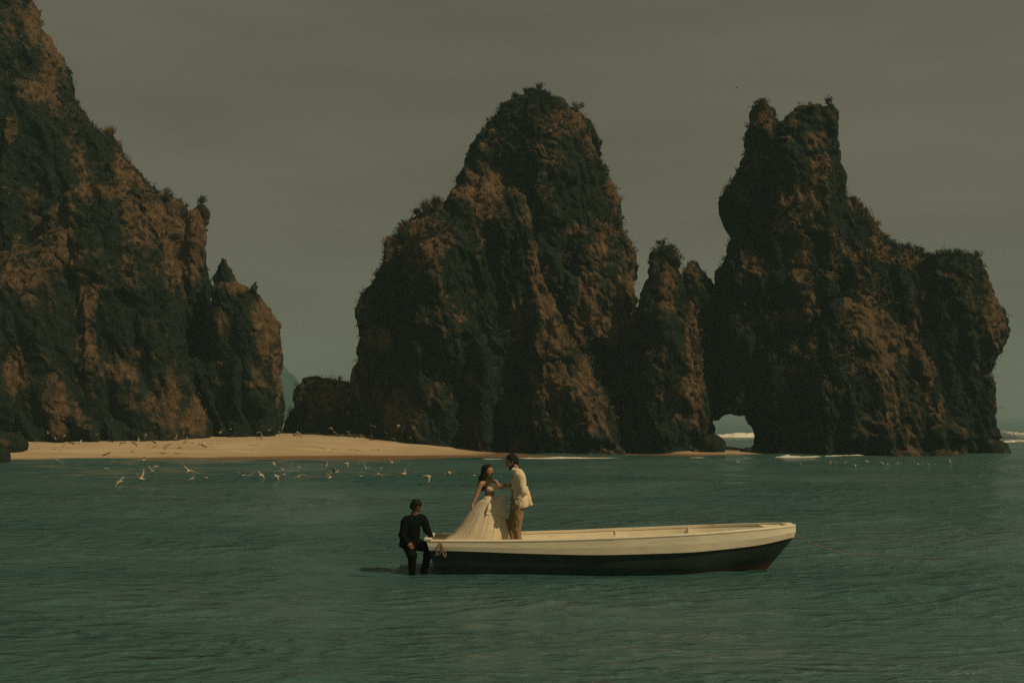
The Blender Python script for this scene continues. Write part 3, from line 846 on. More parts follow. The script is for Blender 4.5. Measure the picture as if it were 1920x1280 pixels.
# bow line sagging into the water
mo = tube([(BX1 - .03, BY, .66), P(1505, 1011, 19.6), P(1530, 1021, 20.2), P(1560, 1031, 20.9), P(1592, 1038, 21.6), P(1625, 1040, 21.5), P(1680, 1042.5, 21.2), P(1760, 1048, 20.6)], .008, 6, name='mooring_line', mat_=ROPE)
tag(mo, 'thin brown mooring line sagging from the bow into the water', 'rope')
# stern lashing
sx0, sy0, sz0 = BX0, BY - .53, .59
def R_(px, py, dy=0.0):
    c = P(px, py, 18.52); return (c.x, c.y + dy, c.z)
lash = empty('stern_lashing', R_(826, 1022))
LB = Vector(R_(826, 1022))
def loc(l): return [tuple(Vector(p) - LB) for p in l]
tube(loc([R_(822, 1012, .15), R_(826, 1017, .02), R_(822, 1028, -.03), R_(818, 1036, -.03), R_(817, 1042, -.02)]), .012, 6, name='rope_end', mat_=ROPE, parent=lash)
tube(loc([R_(826, 1018, 0), R_(829, 1030, -.04), R_(834, 1043, -.04), R_(836, 1038, -.04), R_(831, 1026, -.04)]), .012, 6, True, name='rope_loop', mat_=ROPE, parent=lash)
tube(loc([R_(824, 1018, 0), R_(819, 1030, -.03), R_(821, 1039, -.03), R_(826, 1034, -.035)]), .011, 6, True, name='rope_loop', mat_=ROPE, parent=lash)
tube(loc([R_(814, 1011, .2), R_(824, 1014, .1), R_(836, 1012, .1)]), .014, 6, name='rope_turn', mat_=ROPE, parent=lash)
tag(lash, 'brown rope lashed in loops round the stern corner of the boat', 'rope')

# ---------------------------------------------------------------- people
def field(prims, h, k=.022, noise=0.0, cuts=(), pad=.06, nsc=9.0):
    """blend of tapered capsules ('c', a, ra, b, rb), ellipsoids ('e', c, (rx,ry,rz)); cut prims ('s', c, r) are taken away"""
    pts = []
    for p in prims:
        if p[0] == 'c':
            pts += [np.array(p[1]) - p[2], np.array(p[1]) + p[2], np.array(p[3]) - p[4], np.array(p[3]) + p[4]]
        else:
            pts += [np.array(p[1]) - np.array(p[2]), np.array(p[1]) + np.array(p[2])]
    pts = np.array(pts); lo = pts.min(0) - pad; hi = pts.max(0) + pad
    n = np.ceil((hi - lo) / h).astype(int) + 1
    g = [lo[i] + h * np.arange(n[i]) for i in range(3)]
    D = np.full(n, .25, np.float32)
    for p in prims:
        if p[0] == 'c':
            a, ra, b, rb = np.array(p[1], float), p[2], np.array(p[3], float), p[4]
            mn = np.minimum(a - ra, b - rb) - pad; mx = np.maximum(a + ra, b + rb) + pad
        else:
            c, r = np.array(p[1], float), np.array(p[2], float)
            mn = c - r - pad; mx = c + r + pad
        i0 = np.clip(((mn - lo) / h).astype(int), 0, n - 1); i1 = np.clip(((mx - lo) / h).astype(int) + 2, 1, n)
        sl = tuple(slice(i0[i], i1[i]) for i in range(3))
        X = g[0][sl[0]][:, None, None]; Y = g[1][sl[1]][None, :, None]; Z = g[2][sl[2]][None, None, :]
        if p[0] == 'c':
            ba = b - a; L2 = max((ba ** 2).sum(), 1e-9)
            t = np.clip(((X - a[0]) * ba[0] + (Y - a[1]) * ba[1] + (Z - a[2]) * ba[2]) / L2, 0, 1)
            d = np.sqrt((X - a[0] - t * ba[0]) ** 2 + (Y - a[1] - t * ba[1]) ** 2 + (Z - a[2] - t * ba[2]) ** 2) - (ra + (rb - ra) * t)
        else:
            q = np.sqrt(((X - c[0]) / r[0]) ** 2 + ((Y - c[1]) / r[1]) ** 2 + ((Z - c[2]) / r[2]) ** 2)
            d = (q - 1) * r.min()
        kk = p[5] if p[0] == 'c' and len(p) > 5 else k
        D[sl] = smin(D[sl], d, kk)
    X, Y, Z = g[0][:, None, None], g[1][None, :, None], g[2][None, None, :]
    if noise:
        m = np.abs(D) < .05
        I = np.argwhere(m)
        x, y, z = g[0][I[:, 0]], g[1][I[:, 1]], g[2][I[:, 2]]
        w = fbm(x * nsc, y * nsc, z * nsc * .55, 1)
        D[m] += noise * (ridged(x * nsc + 3 * w, y * nsc, z * nsc * .6 + 3 * w) * 1.4 + w)
    for c in cuts:
        if c[0] == 's':
            q = np.sqrt((X - c[1][0]) ** 2 + (Y - c[1][1]) ** 2 + (Z - c[1][2]) ** 2) - c[2]
            D = np.maximum(D, -q)
        else:                                                   # half-space: keep where n.(p-c) < 0
            nrm = np.array(c[2], float); nrm /= np.linalg.norm(nrm)
            D = np.maximum(D, (X - c[1][0]) * nrm[0] + (Y - c[1][1]) * nrm[1] + (Z - c[1][2]) * nrm[2])
    V, Q = surface_nets(D, lo, h)
    return V, Q
def sdf_obj(name, prims, h, mat_, parent, **kw):
    V, Q = field(prims, h, **kw)
    return link(name, make_mesh(name, V, Q), mat_, parent)
def head_prims(c, f, up, s=1.0):
    c = Vector(c); f = Vector(f).normalized(); up = Vector(up); up = (up - f * up.dot(f)).normalized(); sd = f.cross(up)
    q = lambda a, b, d=0: tuple(c + f * a * s + up * b * s + sd * d * s)
    pr = [('c', q(-.018, .028), .090 * s, q(.012, .022), .086 * s), ('c', q(.02, -.02), .070 * s, q(.032, -.055), .055 * s), ('c', q(.045, -.085), .036 * s, q(.062, -.092), .024 * s),
          ('c', q(.094, .012), .010 * s, q(.112, -.028), .014 * s, .008), ('c', q(.082, .028, -.03), .014 * s, q(.082, .028, .03), .014 * s, .012),
          ('c', q(.092, -.058, -.012), .009 * s, q(.092, -.058, .012), .009 * s, .008), ('c', q(.088, -.072, -.01), .010 * s, q(.088, -.072, .01), .010 * s, .008)]
    for e in (-1, 1):
        pr.append(('c', q(-.008, .012, e * .084), .017 * s, q(-.002, -.028, e * .078), .012 * s, .008))
        pr.append(('c', q(.06, -.022, e * .045), .024 * s, q(.05, -.03, e * .05), .02 * s, .015))
    cuts = [('s', q(.101, .008, e * .034), .0165 * s) for e in (-1, 1)]
    return pr, cuts, q
def hand_prims(w, d, pn, curl=.5, s=1.0, side=1):
    """hand from the wrist w, pointing along d, palm normal pn, fingers curling towards pn"""
    w = Vector(w); d = Vector(d).normalized(); pn = Vector(pn); pn = (pn - d * pn.dot(d)).normalized(); sd = d.cross(pn) * side
    q = lambda a, b, c: w + d * a * s + sd * b * s + pn * c * s
    pr = [('c', q(0, 0, 0), .026 * s, q(.045, 0, 0), .03 * s), ('c', q(.05, -.022, 0), .02 * s, q(.082, -.026, .004), .016 * s), ('c', q(.05, .018, 0), .02 * s, q(.084, .024, .004), .016 * s)]
    for b, ln in ((.031, .062), (.011, .072), (-.011, .068), (-.031, .052)):
        a0 = q(.085, b, .004)
        d1 = (d + pn * curl).normalized(); a1 = a0 + d1 * ln * .55 * s
        d2 = (d + pn * curl * 2.6).normalized(); a2 = a1 + d2 * ln * .55 * s
        pr += [('c', tuple(a0), .0100 * s, tuple(a1), .0088 * s, .004), ('c', tuple(a1), .0088 * s, tuple(a2), .0075 * s, .004)]
    t0_ = q(.022, .03, .006); t1_ = q(.055, .055, .018); t2_ = q(.085, .056, .034)
    pr += [('c', tuple(t0_), .015 * s, tuple(t1_), .011 * s, .01), ('c', tuple(t1_), .011 * s, tuple(t2_), .009 * s, .004)]
    return pr

SKIN = mat('warm_skin', (.34, .185, .105), .55, .12, 12, spec=.35)
SKIN2 = mat('deep_skin', (.17, .085, .045), .55, .12, 12, spec=.35)
HAIR = mat('black_hair', (.010, .011, .010), .6, .4, 60, bump=.6, bscale=90, spec=.15)
SUITC = mat('cream_linen', (.70, .58, .40), .9, .10, 9, bump=.4, bscale=70, spec=.1)
TROUS = mat('tan_trouser', (.27, .175, .095), .9, .15, 9, bump=.4, bscale=70, spec=.1)
SHIRT = mat('white_shirt', (.78, .74, .64), .85, .06, 9, spec=.1)
DRESS = mat('ivory_tulle', (.76, .64, .46), .85, .08, 14, bump=.3, bscale=60, spec=.1)
BLACKC = mat('charcoal_suit', (.005, .007, .007), .95, .22, 14, bump=.4, bscale=70, spec=.04)
SHOE = mat('dark_leather', (.05, .035, .025), .45, .2, 20)
EYE = mat('eye_white', (.5, .46, .4), .3, .05, 10)
FLOOR = .19

def local(Yp, root):
    return lambda px, py, dy=0.0: tuple(P(px, py, Yp) + Vector((0, dy, 0)) - Vector(root))

# --- groom: cream jacket, facing left, head bowed
Yg_ = 18.93
groot = Vector((P(968, 1000, Yg_).x, Yg_, FLOOR))
g = local(Yg_, groot)
groom = empty('person', groot)
tag(groom, 'standing man in cream jacket and tan trousers bowing his head to the bride', 'person')
hd, hc_, hq = head_prims(g(959.5, 865.5), (-.90, -.12, -.42), (-.35, 0, .93), 1.0)
body = hd + [('c', g(964, 874), .056, g(971, 887), .062),
             ('c', g(972, 893, -.10), .10, g(972, 893, .10), .10), ('c', g(973, 900, -.07), .12, g(972, 925, -.05), .115), ('c', g(973, 900, .07), .12, g(972, 925, .05), .115), ('c', g(972, 930), .12, g(971, 948), .125)]
naS, naE, naW = g(976, 893, -.19), g(981, 921, -.245), g(969, 940, -.235)
faS, faE, faW = g(972, 893, .19), g(961, 914, .20), g(950, 909, .06)
body += [('c', naS, .058, naE, .045), ('c', naE, .044, naW, .030), ('c', faS, .058, faE, .045), ('c', faE, .044, faW, .030)]
body += hand_prims(naW, (-.55, .1, -.85), (-.6, .7, .2), .5, .95)
body += hand_prims(faW, (-.9, -.3, -.05), (0, -.3, -.9), .7, .95, -1)
ft = 0.0
nl = [g(972, 950, -.095), g(968, 992, -.11), (g(977, 1036)[0], -.115, .09)]
fl = [g(968, 950, .095), g(959, 990, .12), (g(961, 1036)[0], .13, .09)]
for L_ in (nl, fl):
    body += [('c', L_[0], .088, L_[1], .058), ('c', L_[1], .058, L_[2], .04), ('c', (L_[2][0] + .02, L_[2][1], .045), .04, (L_[2][0] - .16, L_[2][1] - .02, .03), .03)]
sdf_obj('body', body, .0085, SKIN, groom, cuts=hc_)
# hair and short beard
sdf_obj('hair', [('c', hq(-.024, .042), .094, hq(-.006, .046), .090), ('c', hq(-.06, -.04), .05, hq(-.045, .02), .062), ('c', hq(-.03, -.02, .06), .035, hq(-.01, .03, .06), .04), ('c', hq(-.03, -.02, -.06), .035, hq(-.01, .03, -.06), .04)], 0.0085, HAIR, groom, noise=.005, nsc=30,
        cuts=[('p', hq(.045, .03), (-.86, -.1, -.55)), ('p', hq(0, -.06), (-.15, 0, -1))])
sdf_obj('beard', [('c', hq(.04, -.078), .045, hq(.064, -.094), .032), ('c', hq(.01, -.06, .05), .025, hq(.05, -.088, .025), .026), ('c', hq(.01, -.06, -.05), .025, hq(.05, -.088, -.025), .026)], .009, HAIR, groom, noise=.006, nsc=40)
# jacket with sleeves
jk = [('c', g(973, 892, -.12), .105, g(973, 892, .12), .105), ('c', g(973, 902, -.09), .122, g(974, 926, -.07), .115), ('c', g(973, 902, .09), .122, g(974, 926, .07), .115),
      ('c', g(974, 926, -.07), .115, g(978, 946, -.09), .118), ('c', g(974, 926, .07), .115, g(977, 946, .09), .115), ('c', g(984, 915), .055, g(995, 946, -.02), .045),
      ('c', g(968, 882, -.05), .05, g(975, 884, -.02), .055),
      ('c', naS, .082, naE, .060), ('c', naE, .058, naW, .044), ('c', faS, .082, faE, .064), ('c', faE, .062, faW, .044)]
hem = g(985, 950)
sdf_obj('jacket', jk, .0095, SUITC, groom, k=.03, noise=.010, nsc=11, cuts=[('p', hem, (.28, 0, -1)), ('p', g(950, 925), (-1, 0, 0))])
sdf_obj('shirt_collar', [('c', g(963, 880, -.03), .045, g(972, 885, 0), .06)], .009, SHIRT, groom)
tr = [('c', g(971, 938, -.05), .115, g(971, 950, -.06), .108), ('c', g(970, 938, .05), .115, g(969, 950, .06), .108)]
for L_ in (nl, fl):
    tr += [('c', L_[0], .100, L_[1], .072), ('c', L_[1], .072, (L_[2][0], L_[2][1], .12), .066), ('c', (L_[2][0], L_[2][1], .12), .066, (L_[2][0], L_[2][1], .06), .070)]
sdf_obj('trousers', tr, .0095, TROUS, groom, k=.03, noise=.013, nsc=11, cuts=[('p', (0, 0, .035), (0, 0, -1))])
for L_ in (nl, fl):
    sdf_obj('shoe', [('c', (L_[2][0] + .03, L_[2][1], .05), .05, (L_[2][0] - .15, L_[2][1] - .02, .04), .042)], .01, SHOE, groom, cuts=[('p', (0, 0, 0.002), (0, 0, -1))])

# --- bride: long dark hair, two-piece gown with full skirt
Yb_ = 19.14
broot = Vector((P(915, 1000, Yb_).x, Yb_, FLOOR))
b_ = local(Yb_, broot)
bride = empty('person', broot)
tag(bride, 'woman with long dark hair in an ivory gown holding her spread skirt', 'person')
hd, hc_, hq = head_prims(b_(914.5, 884), (.80, -.58, -.02), (.05, .03, 1), .92)
body = hd + [('c', b_(912, 894), .042, b_(914, 904), .044), ('c', b_(905, 906, -.06), .05, b_(927, 904, .08), .05),
             ('c', b_(917, 909), .085, b_(918, 917), .088), ('c', b_(923, 912, -.065), .048, b_(927, 912, -.02), .05), ('c', b_(918, 918), .085, b_(918, 928), .076), ('c', b_(918, 929), .076, b_(917, 940), .085),
             ('c', b_(914, 944, -.03), .09, b_(922, 944, .03), .09)]
rS, rE, rW = b_(902, 907, -.09), b_(894, 928, -.15), b_(886.5, 945, -.22)
lS, lE, lW = b_(929, 905, .08), b_(938, 913, .04), b_(948, 909, .02)
body += [('c', rS, .042, rE, .033), ('c', rE, .032, rW, .022), ('c', lS, .042, lE, .033), ('c', lE, .032, lW, .023)]
body += hand_prims(rW, (-.2, -.1, -.95), (.8, -.2, -.1), .6, .85)
body += hand_prims(lW, (.95, .1, .05), (0, -.1, -.95), .5, .85)
for e in (-1, 1):
    hx = (.03 * e)
    body += [('c', (hx, .06 * e, .88), .075, (hx + .02, .08 * e, .48), .055), ('c', (hx + .02, .09 * e, .48), .055, (hx, .09 * e, .08), .036), ('c', (hx, .09 * e, .05), .035, (hx + .15, .09 * e - .03, .028), .026)]
sdf_obj('body', body, .0085, SKIN, bride, cuts=hc_)
sdf_obj('hair', [('c', hq(-.03, .035), .098, hq(-.012, .045), .094), ('c', hq(-.075, -.02), .07, hq(-.085, -.12), .075), ('c', hq(-.085, -.12), .078, b_(903, 912, -.05), .072), ('c', b_(904, 910, -.06), .07, b_(904, 922, -.09), .045),
                 ('c', hq(-.02, .0, -.085), .03, hq(-.02, -.13, -.085), .035), ('c', hq(-.02, -.13, -.085), .036, b_(911, 914, -.13), .03),
                 ('c', hq(-.02, .0, .085), .03, hq(-.03, -.14, .085), .035)], .0095, HAIR, bride, noise=.014, nsc=20,
        cuts=[('p', hq(.062, .04), (.78, -.55, -.30))])
sdf_obj('bodice', [('c', b_(923, 912, -.065), .056, b_(928, 912, -.02), .058), ('c', b_(917, 915, -.09), .045, b_(921, 917, -.06), .06), ('c', b_(928, 914, 0), .055, b_(925, 916, .08), .05), ('c', b_(917, 915, .02), .088, b_(917, 919, .02), .09),
                   ('c', b_(918, 899, -.05), .008, b_(923, 909, -.115), .009, .004), ('c', b_(925, 900, .03), .008, b_(930, 909, -.05), .009, .004)], .009, DRESS, bride, noise=.004, nsc=18, cuts=[('p', b_(918, 920), (0, 0, -1))])
# skirt rings from the waist to the boards
SK = [(928, 906.5, 930, .118), (934, 904, 933, .15), (940, 896, 940, .19), (948, 888, 947, .21), (960, 879, 950, .25), (975, 869, 953, .29), (990, 858, 957, .33), (1000, 849, 959, .35), (1008, 838, 961, .36), (1014, 827, 962, .37), (1022, 819, 963, .38), (1034, 815, 964, .39), (1046, 812, 966, .40)]
SKa = np.array(SK, float)
pyv = np.linspace(928, 1046, 60); th = np.linspace(0, 2 * math.pi, 161)
r8 = np.random.RandomState(5)
G = []
for py in pyv:
    xl, xr, ry = [np.interp(py, SKa[:, 0], SKa[:, i]) for i in (1, 2, 3)]
    t = (py - 929) / 117
    a = b_(xl, py); c = b_(xr, py)
    cx, rx = (a[0] + c[0]) / 2, (c[0] - a[0]) / 2
    wv = th + .35 * np.sin(2 * th + .7) + .12 * t
    nf = ridged(3.2 * np.cos(wv) + 9, 3.2 * np.sin(wv) + 4, 0 * th + .7 * t) * .20 + fbm(5.5 * np.cos(wv) + 3, 5.5 * np.sin(wv), 0 * th + .9 * t, 2) * .22
    fold = (nf + .018 * np.sin(29 * th + 3 * np.sin(5 * th) + 2 * t)) * t ** .6
    fs = 1 + fold * (1 - .75 * np.abs(np.cos(th)) ** 6)
    z = a[2]
    G.append([(cx + rx * math.cos(q) * (1 + .3 * fl_ * abs(math.cos(q)) ** 6), ry * math.sin(q) * f_, z + .01 * math.sin(9 * q) * t) for q, f_, fl_ in zip(th, fs, fold)])
skirt = grid_obj('skirt', G, DRESS, bride, flip=True)
def cloth_patch(name, fn, nu, nv, mat_, parent, thick=.006):
    G = [[fn(u_, v_) for v_ in np.linspace(0, 1, nv)] for u_ in np.linspace(0, 1, nu)]
    o = grid_obj(name, G, mat_, parent)
    md = o.modifiers.new('thickness', 'SOLIDIFY'); md.thickness = thick; md.offset = 0
    return o
def lifted(u_, v_):
    a = Vector(b_(919, 934, -.10)).lerp(Vector(b_(947, 923.5, -.08)), u_) + Vector((0, 0, -.03 * math.sin(math.pi * u_)))
    c = Vector(b_(912, 962, -.285)).lerp(Vector(b_(952, 968, -.17)), u_)
    p = a.lerp(c, v_)
    return tuple(p + Vector((0, -.055 * math.sin(math.pi * min(1, v_ * 1.15)) - .018 * math.sin(9 * u_ + 3 * v_) * v_, .02 * math.sin(6 * u_) * v_)))
cloth_patch('lifted_skirt_fold', lifted, 26, 22, DRESS, bride)
def train(u_, v_):
    c = Vector(b_(818 + 50 * u_, 1011 - 3 * u_, -.28 + .5 * v_))
    z = c.z - .02 + .10 * max(0, u_ - .45) ** 1.3 + .018 * math.sin(11 * v_ + 5 * u_) - .06 * (1 - u_) ** 3
    return (c.x, -.34 + .62 * v_ * (.55 + .45 * u_) , z)
cloth_patch('skirt_train', train, 24, 24, DRESS, bride)

# --- helper at the stern: dark suit, half seated on the stern, legs in the water
Ym_ = 18.95
mroot = Vector((P(776, 1000, Ym_).x, Ym_ - .3, -.36))
m_ = local(Ym_, mroot)
man = empty('person', mroot)
tag(man, 'man in dark suit perched at the stern with his feet in the water', 'person')
hd, hc_, hq = head_prims(m_(779.5, 950), (.74, .42, -.50), (.4, .05, .9), .98)
body = hd + [('c', m_(778, 960), .055, m_(776, 969), .06), ('c', m_(765, 977, -.10), .085, m_(788, 975, .09), .085), ('c', m_(774, 982), .13, m_(772, 1002), .13), ('c', m_(771, 1005), .13, m_(769, 1018), .135)]
nS, nE, nW = m_(761, 978, -.13), m_(757, 1001, -.22), m_(767, 1014, -.30)
fS, fE, fW = m_(793, 975, .10), m_(800, 992, .02), m_(810, 1005, -.16)
body += [('c', nS, .055, nE, .044), ('c', nE, .042, nW, .03), ('c', fS, .055, fE, .044), ('c', fE, .042, fW, .03)]
body += hand_prims(nW, (.75, -.15, -.6), (.1, .6, -.6), .55, .95)
body += hand_prims(fW, (.85, -.1, -.35), (-.2, 0, -1), .35, .95, -1)
legN = [m_(766, 1020, -.10), m_(776, 1037, -.36), m_(776, 1084, -.32), m_(779, 1100, -.36)]
legF = [m_(776, 1020, .06), m_(806, 1024, -.20), m_(794, 1080, -.20), m_(796, 1098, -.22)]
for L_ in (legN, legF):
    e = L_[3]
    body += [('c', L_[0], .09, L_[1], .06), ('c', L_[1], .056, L_[2], .04), ('c', L_[2], .038, e, .034), ('c', e, .036, (e[0] + .10, e[1] - .10, e[2] - .06), .028)]
sdf_obj('body', body, .0085, SKIN2, man, cuts=hc_)
sdf_obj('hair', [('c', hq(-.022, .04), .094, hq(-.004, .044), .09), ('c', hq(-.06, -.03), .05, hq(-.045, .02), .06)], .009, HAIR, man, noise=.010, nsc=30, cuts=[('p', hq(.075, .02), (.74, .42, -.15)), ('p', hq(0, -.065), (.2, 0, -1))])
mj = [('c', m_(765, 976, -.11), .10, m_(788, 975, .09), .10), ('c', m_(772, 984, -.02), .155, m_(770, 1005, -.02), .15), ('c', m_(768, 1005), .15, m_(764, 1020, -.02), .145), ('c', m_(777, 968), .07, m_(774, 974), .085),
      ('c', nS, .08, nE, .064), ('c', nE, .062, nW, .047), ('c', fS, .078, fE, .062), ('c', fE, .060, fW, .044)]
sdf_obj('jacket', mj, .0095, BLACKC, man, k=.03, noise=.011, nsc=11, cuts=[('p', m_(764, 1026), (-.1, 0, -1))])
mt = [('c', m_(766, 1014, -.03), .13, m_(774, 1018, .0), .13)]
for L_ in (legN, legF):
    mt += [('c', L_[0], .108, L_[1], .078), ('c', L_[1], .076, L_[2], .056)]
sdf_obj('trousers', mt, .0095, BLACKC, man, k=.03, noise=.011, nsc=12)
# ---------------------------------------------------------------- seabirds
BWHITE = mat('bird_white', (.62, .52, .37), .8, .08, 12, spec=.1)
BWING = mat('bird_wing', (.42, .34, .23), .8, .35, 8, spec=.1)
BDARK = mat('bird_dark', (.035, .040, .036), .8, .2, 8, spec=.1)
def bird_body_mesh():
    prof = [(-.24, .004, .0), (-.16, .022, .0), (-.08, .048, -.005), (.0, .06, -.008), (.08, .052, -.004), (.13, .036, .006), (.165, .032, .012), (.195, .024, .012), (.21, .010, .008), (.255, .002, .002)]
    V, Q = [], []
    n = 8
    for x, r, z in prof:
        for k in range(n):
            a = 2 * math.pi * k / n
            flat = 1.6 if x < -.12 else 1.0
            V.append((x, r * math.cos(a) * flat, z + r * math.sin(a) * (.85 if x > -.12 else .4)))
    for i in range(len(prof) - 1):
        for k in range(n):
            Q.append((i * n + k, (i + 1) * n + k, (i + 1) * n + (k + 1) % n, i * n + (k + 1) % n))
    return make_mesh('bird_body', np.array(V), np.array(Q)), V, Q
def bird_wing_mesh(side, a1, a2, sweep):
    st = []
    d = 0; z = 0; x = .05
    sec = [(0, .17, a1), (.10, .165, a1), (.20, .14, a1), (.32, .11, a2), (.44, .07, a2), (.54, .012, a2)]
    last = 0
    V = []
    for dist, ch, ang in sec:
        dd = dist - last; last = dist
        d += dd * math.cos(ang); z += dd * math.sin(ang)
        x += dd * (.35 if dist < .21 else -sweep)
        tk = .012 * ch / .17 + .002
        for fx, fz in ((0, 0), (-.3, tk), (-1, 0), (-.3, -tk * .5)):
            V.append((x + fx * ch, side * (.03 + d), .02 + z + fz + (-.02 * (fx * fx) * ch)))
    Q = []
    for i in range(len(sec) - 1):
        for k in range(4):
            q = (i * 4 + k, i * 4 + (k + 1) % 4, (i + 1) * 4 + (k + 1) % 4, (i + 1) * 4 + k)
            Q.append(q if side > 0 else q[::-1])
    return make_mesh('bird_wing', np.array(V), np.array(Q)), V, Q
BODY, bV, bQ = bird_body_mesh(); BODY.materials.append(BWHITE)
POSES = []
for a1, a2, sw in ((.75, .25, .5), (.25, -.35, .6), (1.15, .8, .2), (-.2, -.75, .4), (.45, -.05, .9), (.9, 1.2, .1)):
    w = []
    for sd in (1, -1):
        me, V, Q = bird_wing_mesh(sd, a1, a2, sw); me.materials.append(BWING); w.append((me, V, Q))
    POSES.append(w)
TINY = []
for w in POSES:
    V = list(bV); Q = list(bQ)
    for me, v, q in w:
        o = len(V); V += v; Q += [tuple(i + o for i in t) for t in q]
    me = make_mesh('small_bird', np.array(V), np.array(Q)); me.materials.append(BWHITE); TINY.append(me)
rb = random.Random(8)
_o = 'first second third fourth fifth sixth seventh eighth ninth tenth eleventh twelfth thirteenth fourteenth fifteenth sixteenth seventeenth eighteenth nineteenth twentieth'.split()
_t = {2: 'twenty', 3: 'thirty', 4: 'forty'}
def nth(i):                     # 0 -> first
    if i < 20: return _o[i]
    return (_t[(i + 1) // 10] + '-' + _o[(i + 1) % 10 - 1]) if (i + 1) % 10 else {3: 'thirtieth', 4: 'fortieth', 5: 'fiftieth'}[(i + 1) // 10]
def bird(loc, yaw, pitch, roll, pose, size, label, group, tiny=False, dark=False):
    if tiny:
        o = bpy.data.objects.new('seabird', TINY[pose]); COL.objects.link(o); o.location = loc
        if dark:
            o.data = TINY[pose].copy(); o.data.materials.clear(); o.data.materials.append(BDARK)
    else:
        o = empty('seabird', loc)
        c = bpy.data.objects.new('bird_body', BODY); COL.objects.link(c); c.parent = o
        for me, _, _ in POSES[pose]:
            c = bpy.data.objects.new('wing', me); COL.objects.link(c); c.parent = o
    o.rotation_euler = (roll, pitch, yaw); o.scale = (size,) * 3
    tag(o, label, 'bird', group)
    return o
# birds skimming the water between the beach and the boat: (column, row, distance, size)
FLY = [(514, 869, 56), (530, 880, 52), (549, 868, 60), (560, 876, 50), (559, 881, 54), (454, 892, 49), (469, 890, 47), (490, 890, 48), (519, 892, 47), (531, 891, 50), (560, 893, 47), (573, 892, 48), (610, 873, 53),
       (629, 886, 46), (618, 895, 47), (679, 892, 46), (710, 888, 45), (714, 877, 50), (758, 888, 43), (801, 892, 45), (840, 888, 42), (889, 891, 43), (388, 895, 47), (686, 878, 56), (265, 897, 45), (286, 882, 49),
       (294, 874, 52), (354, 882, 46), (360, 897, 46), (224, 905, 44), (200, 878, 53), (108, 863, 57), (212, 865, 56), (269, 862, 60), (650, 868, 58), (735, 867, 60)]
SP = {265: ('white seabird with both wings raised in a V over the left water', 5), 758: ('pale seabird with spread wings flying left of the bride', 0), 840: ('large pale seabird gliding just left of the bride', 4),
      889: ('seabird flying right behind the hair of the bride', 1), 354: ('pale gliding seabird alone over the water below the left cliff', 4), 629: ('white seabird banking low in the middle of the flock', 0),
      801: ('seabird between two others left of the bride, wings low', 3), 224: ('lowest seabird of the flock at far left over dark water', 1), 108: ('seabird skimming the waterline at the left end of the beach', 1)}
for rank, (px, py, Yv) in enumerate(sorted(FLY)):
    c = P(px, py, Yv); c.z = max(c.z, .12)
    lab, pose = SP.get(px, ('small pale seabird over the water, ' + nth(rank) + ' from the left of the flock', rb.randrange(6)))
    big = .8 if px in SP else rb.uniform(.42, .68)
    bird(c, rb.uniform(-2.6, .6) + (math.pi if rb.random() < .3 else 0), rb.uniform(-.25, .2), rb.uniform(-.7, .7), pose, big, lab, 'seabirds flying over the water')
BEACH = [(272, 815), (315, 818), (328, 822), (352, 825), (181, 815), (120, 816), (75, 850), (48, 852), (102, 840), (117, 839), (696, 798), (704, 800), (732, 806), (747, 797), (770, 820), (740, 823), (505, 806), (432, 804), (412, 812), (620, 802), (90, 812), (35, 811)]
for k in range(26):
    px = rb.uniform(40, 780)
    BEACH.append((px, np.interp(px, [40, 390, 395, 620, 780], [818, 830, 812, 808, 822]) + rb.uniform(-8, 16)))
for rank, (px, py) in enumerate(sorted(BEACH)):
    c = P(px, py, 71.5 if px < 390 else 75.5)
    zg = float(sand_z(np.array([c.x]), np.array([c.y]))[0])
    c.z = max(c.z, zg + .12)
    bird(c, rb.uniform(-3, 3), rb.uniform(-.3, .3), rb.uniform(-.8, .8), rb.randrange(6), rb.uniform(.32, .62), 'small pale seabird just above the beach sand, ' + nth(rank) + ' from the left', 'seabirds over the beach')
for rank, px in enumerate((1384, 1500, 1557, 1567, 1583, 1602, 1627, 1653, 1664, 1682, 1686, 1720, 1731, 1741, 1753, 1782, 1855)):
    c = P(px, 868 + rb.uniform(-2.5, 3.5), 58 + rb.uniform(-2, 3)); c.z = max(c.z, .08)
    bird(c, rb.uniform(-3, 3), 0, rb.uniform(-.4, .4), rb.randrange(6), rb.uniform(.32, .5), 'tiny pale seabird low before the arch stack, ' + nth(rank) + ' from the left', 'seabirds in front of the arch stack', tiny=True)
bird(P(1382, 164, 70), .6, 0, .2, 3, .42, 'single dark bird high in the sky left of the arch stack', None, tiny=True, dark=True)

# ---------------------------------------------------------------- driftwood on the sand
DRIFT = mat('dark_driftwood', (.085, .062, .040), .95, .4, 9, bump=.5, bscale=30)
DRIFT2 = mat('bleached_driftwood', (.58, .47, .32), .95, .2, 9, bump=.5, bscale=30)
def stick(px, py, Lm, yaw, tilt, r, pale, label, grp, bend=.12):
    Yv = 76.0
    for _ in range(20):                                        # walk to where the line of sight meets the sand
        c = P(px, py, Yv); zg = float(sand_z(np.array([c.x]), np.array([Yv]))[0])
        Yv += (c.z - zg) * 4.0
        Yv = min(max(Yv, float(wl_Y(c.x)) + .5), 82)
    d = Vector((math.cos(yaw), math.sin(yaw), 0)) * Lm
    pts = []
    for t in (-.5, -.2, .15, .5):
        q = d * t
        zz_ = float(sand_z(np.array([c.x + q.x]), np.array([Yv + q.y]))[0]) - zg
        pts.append((q.x + bend * math.sin(t * 5) * Lm * .4 * -d.y / Lm, q.y + bend * math.cos(t * 4) * Lm * .5, zz_ + r * .6 + tilt * (t + .5) * Lm))
    o = tube(pts, r, 6, name='driftwood', mat_=DRIFT2 if pale else DRIFT, sub=3)
    o.location = (c.x, Yv, zg)
    tag(o, label, 'driftwood', grp)
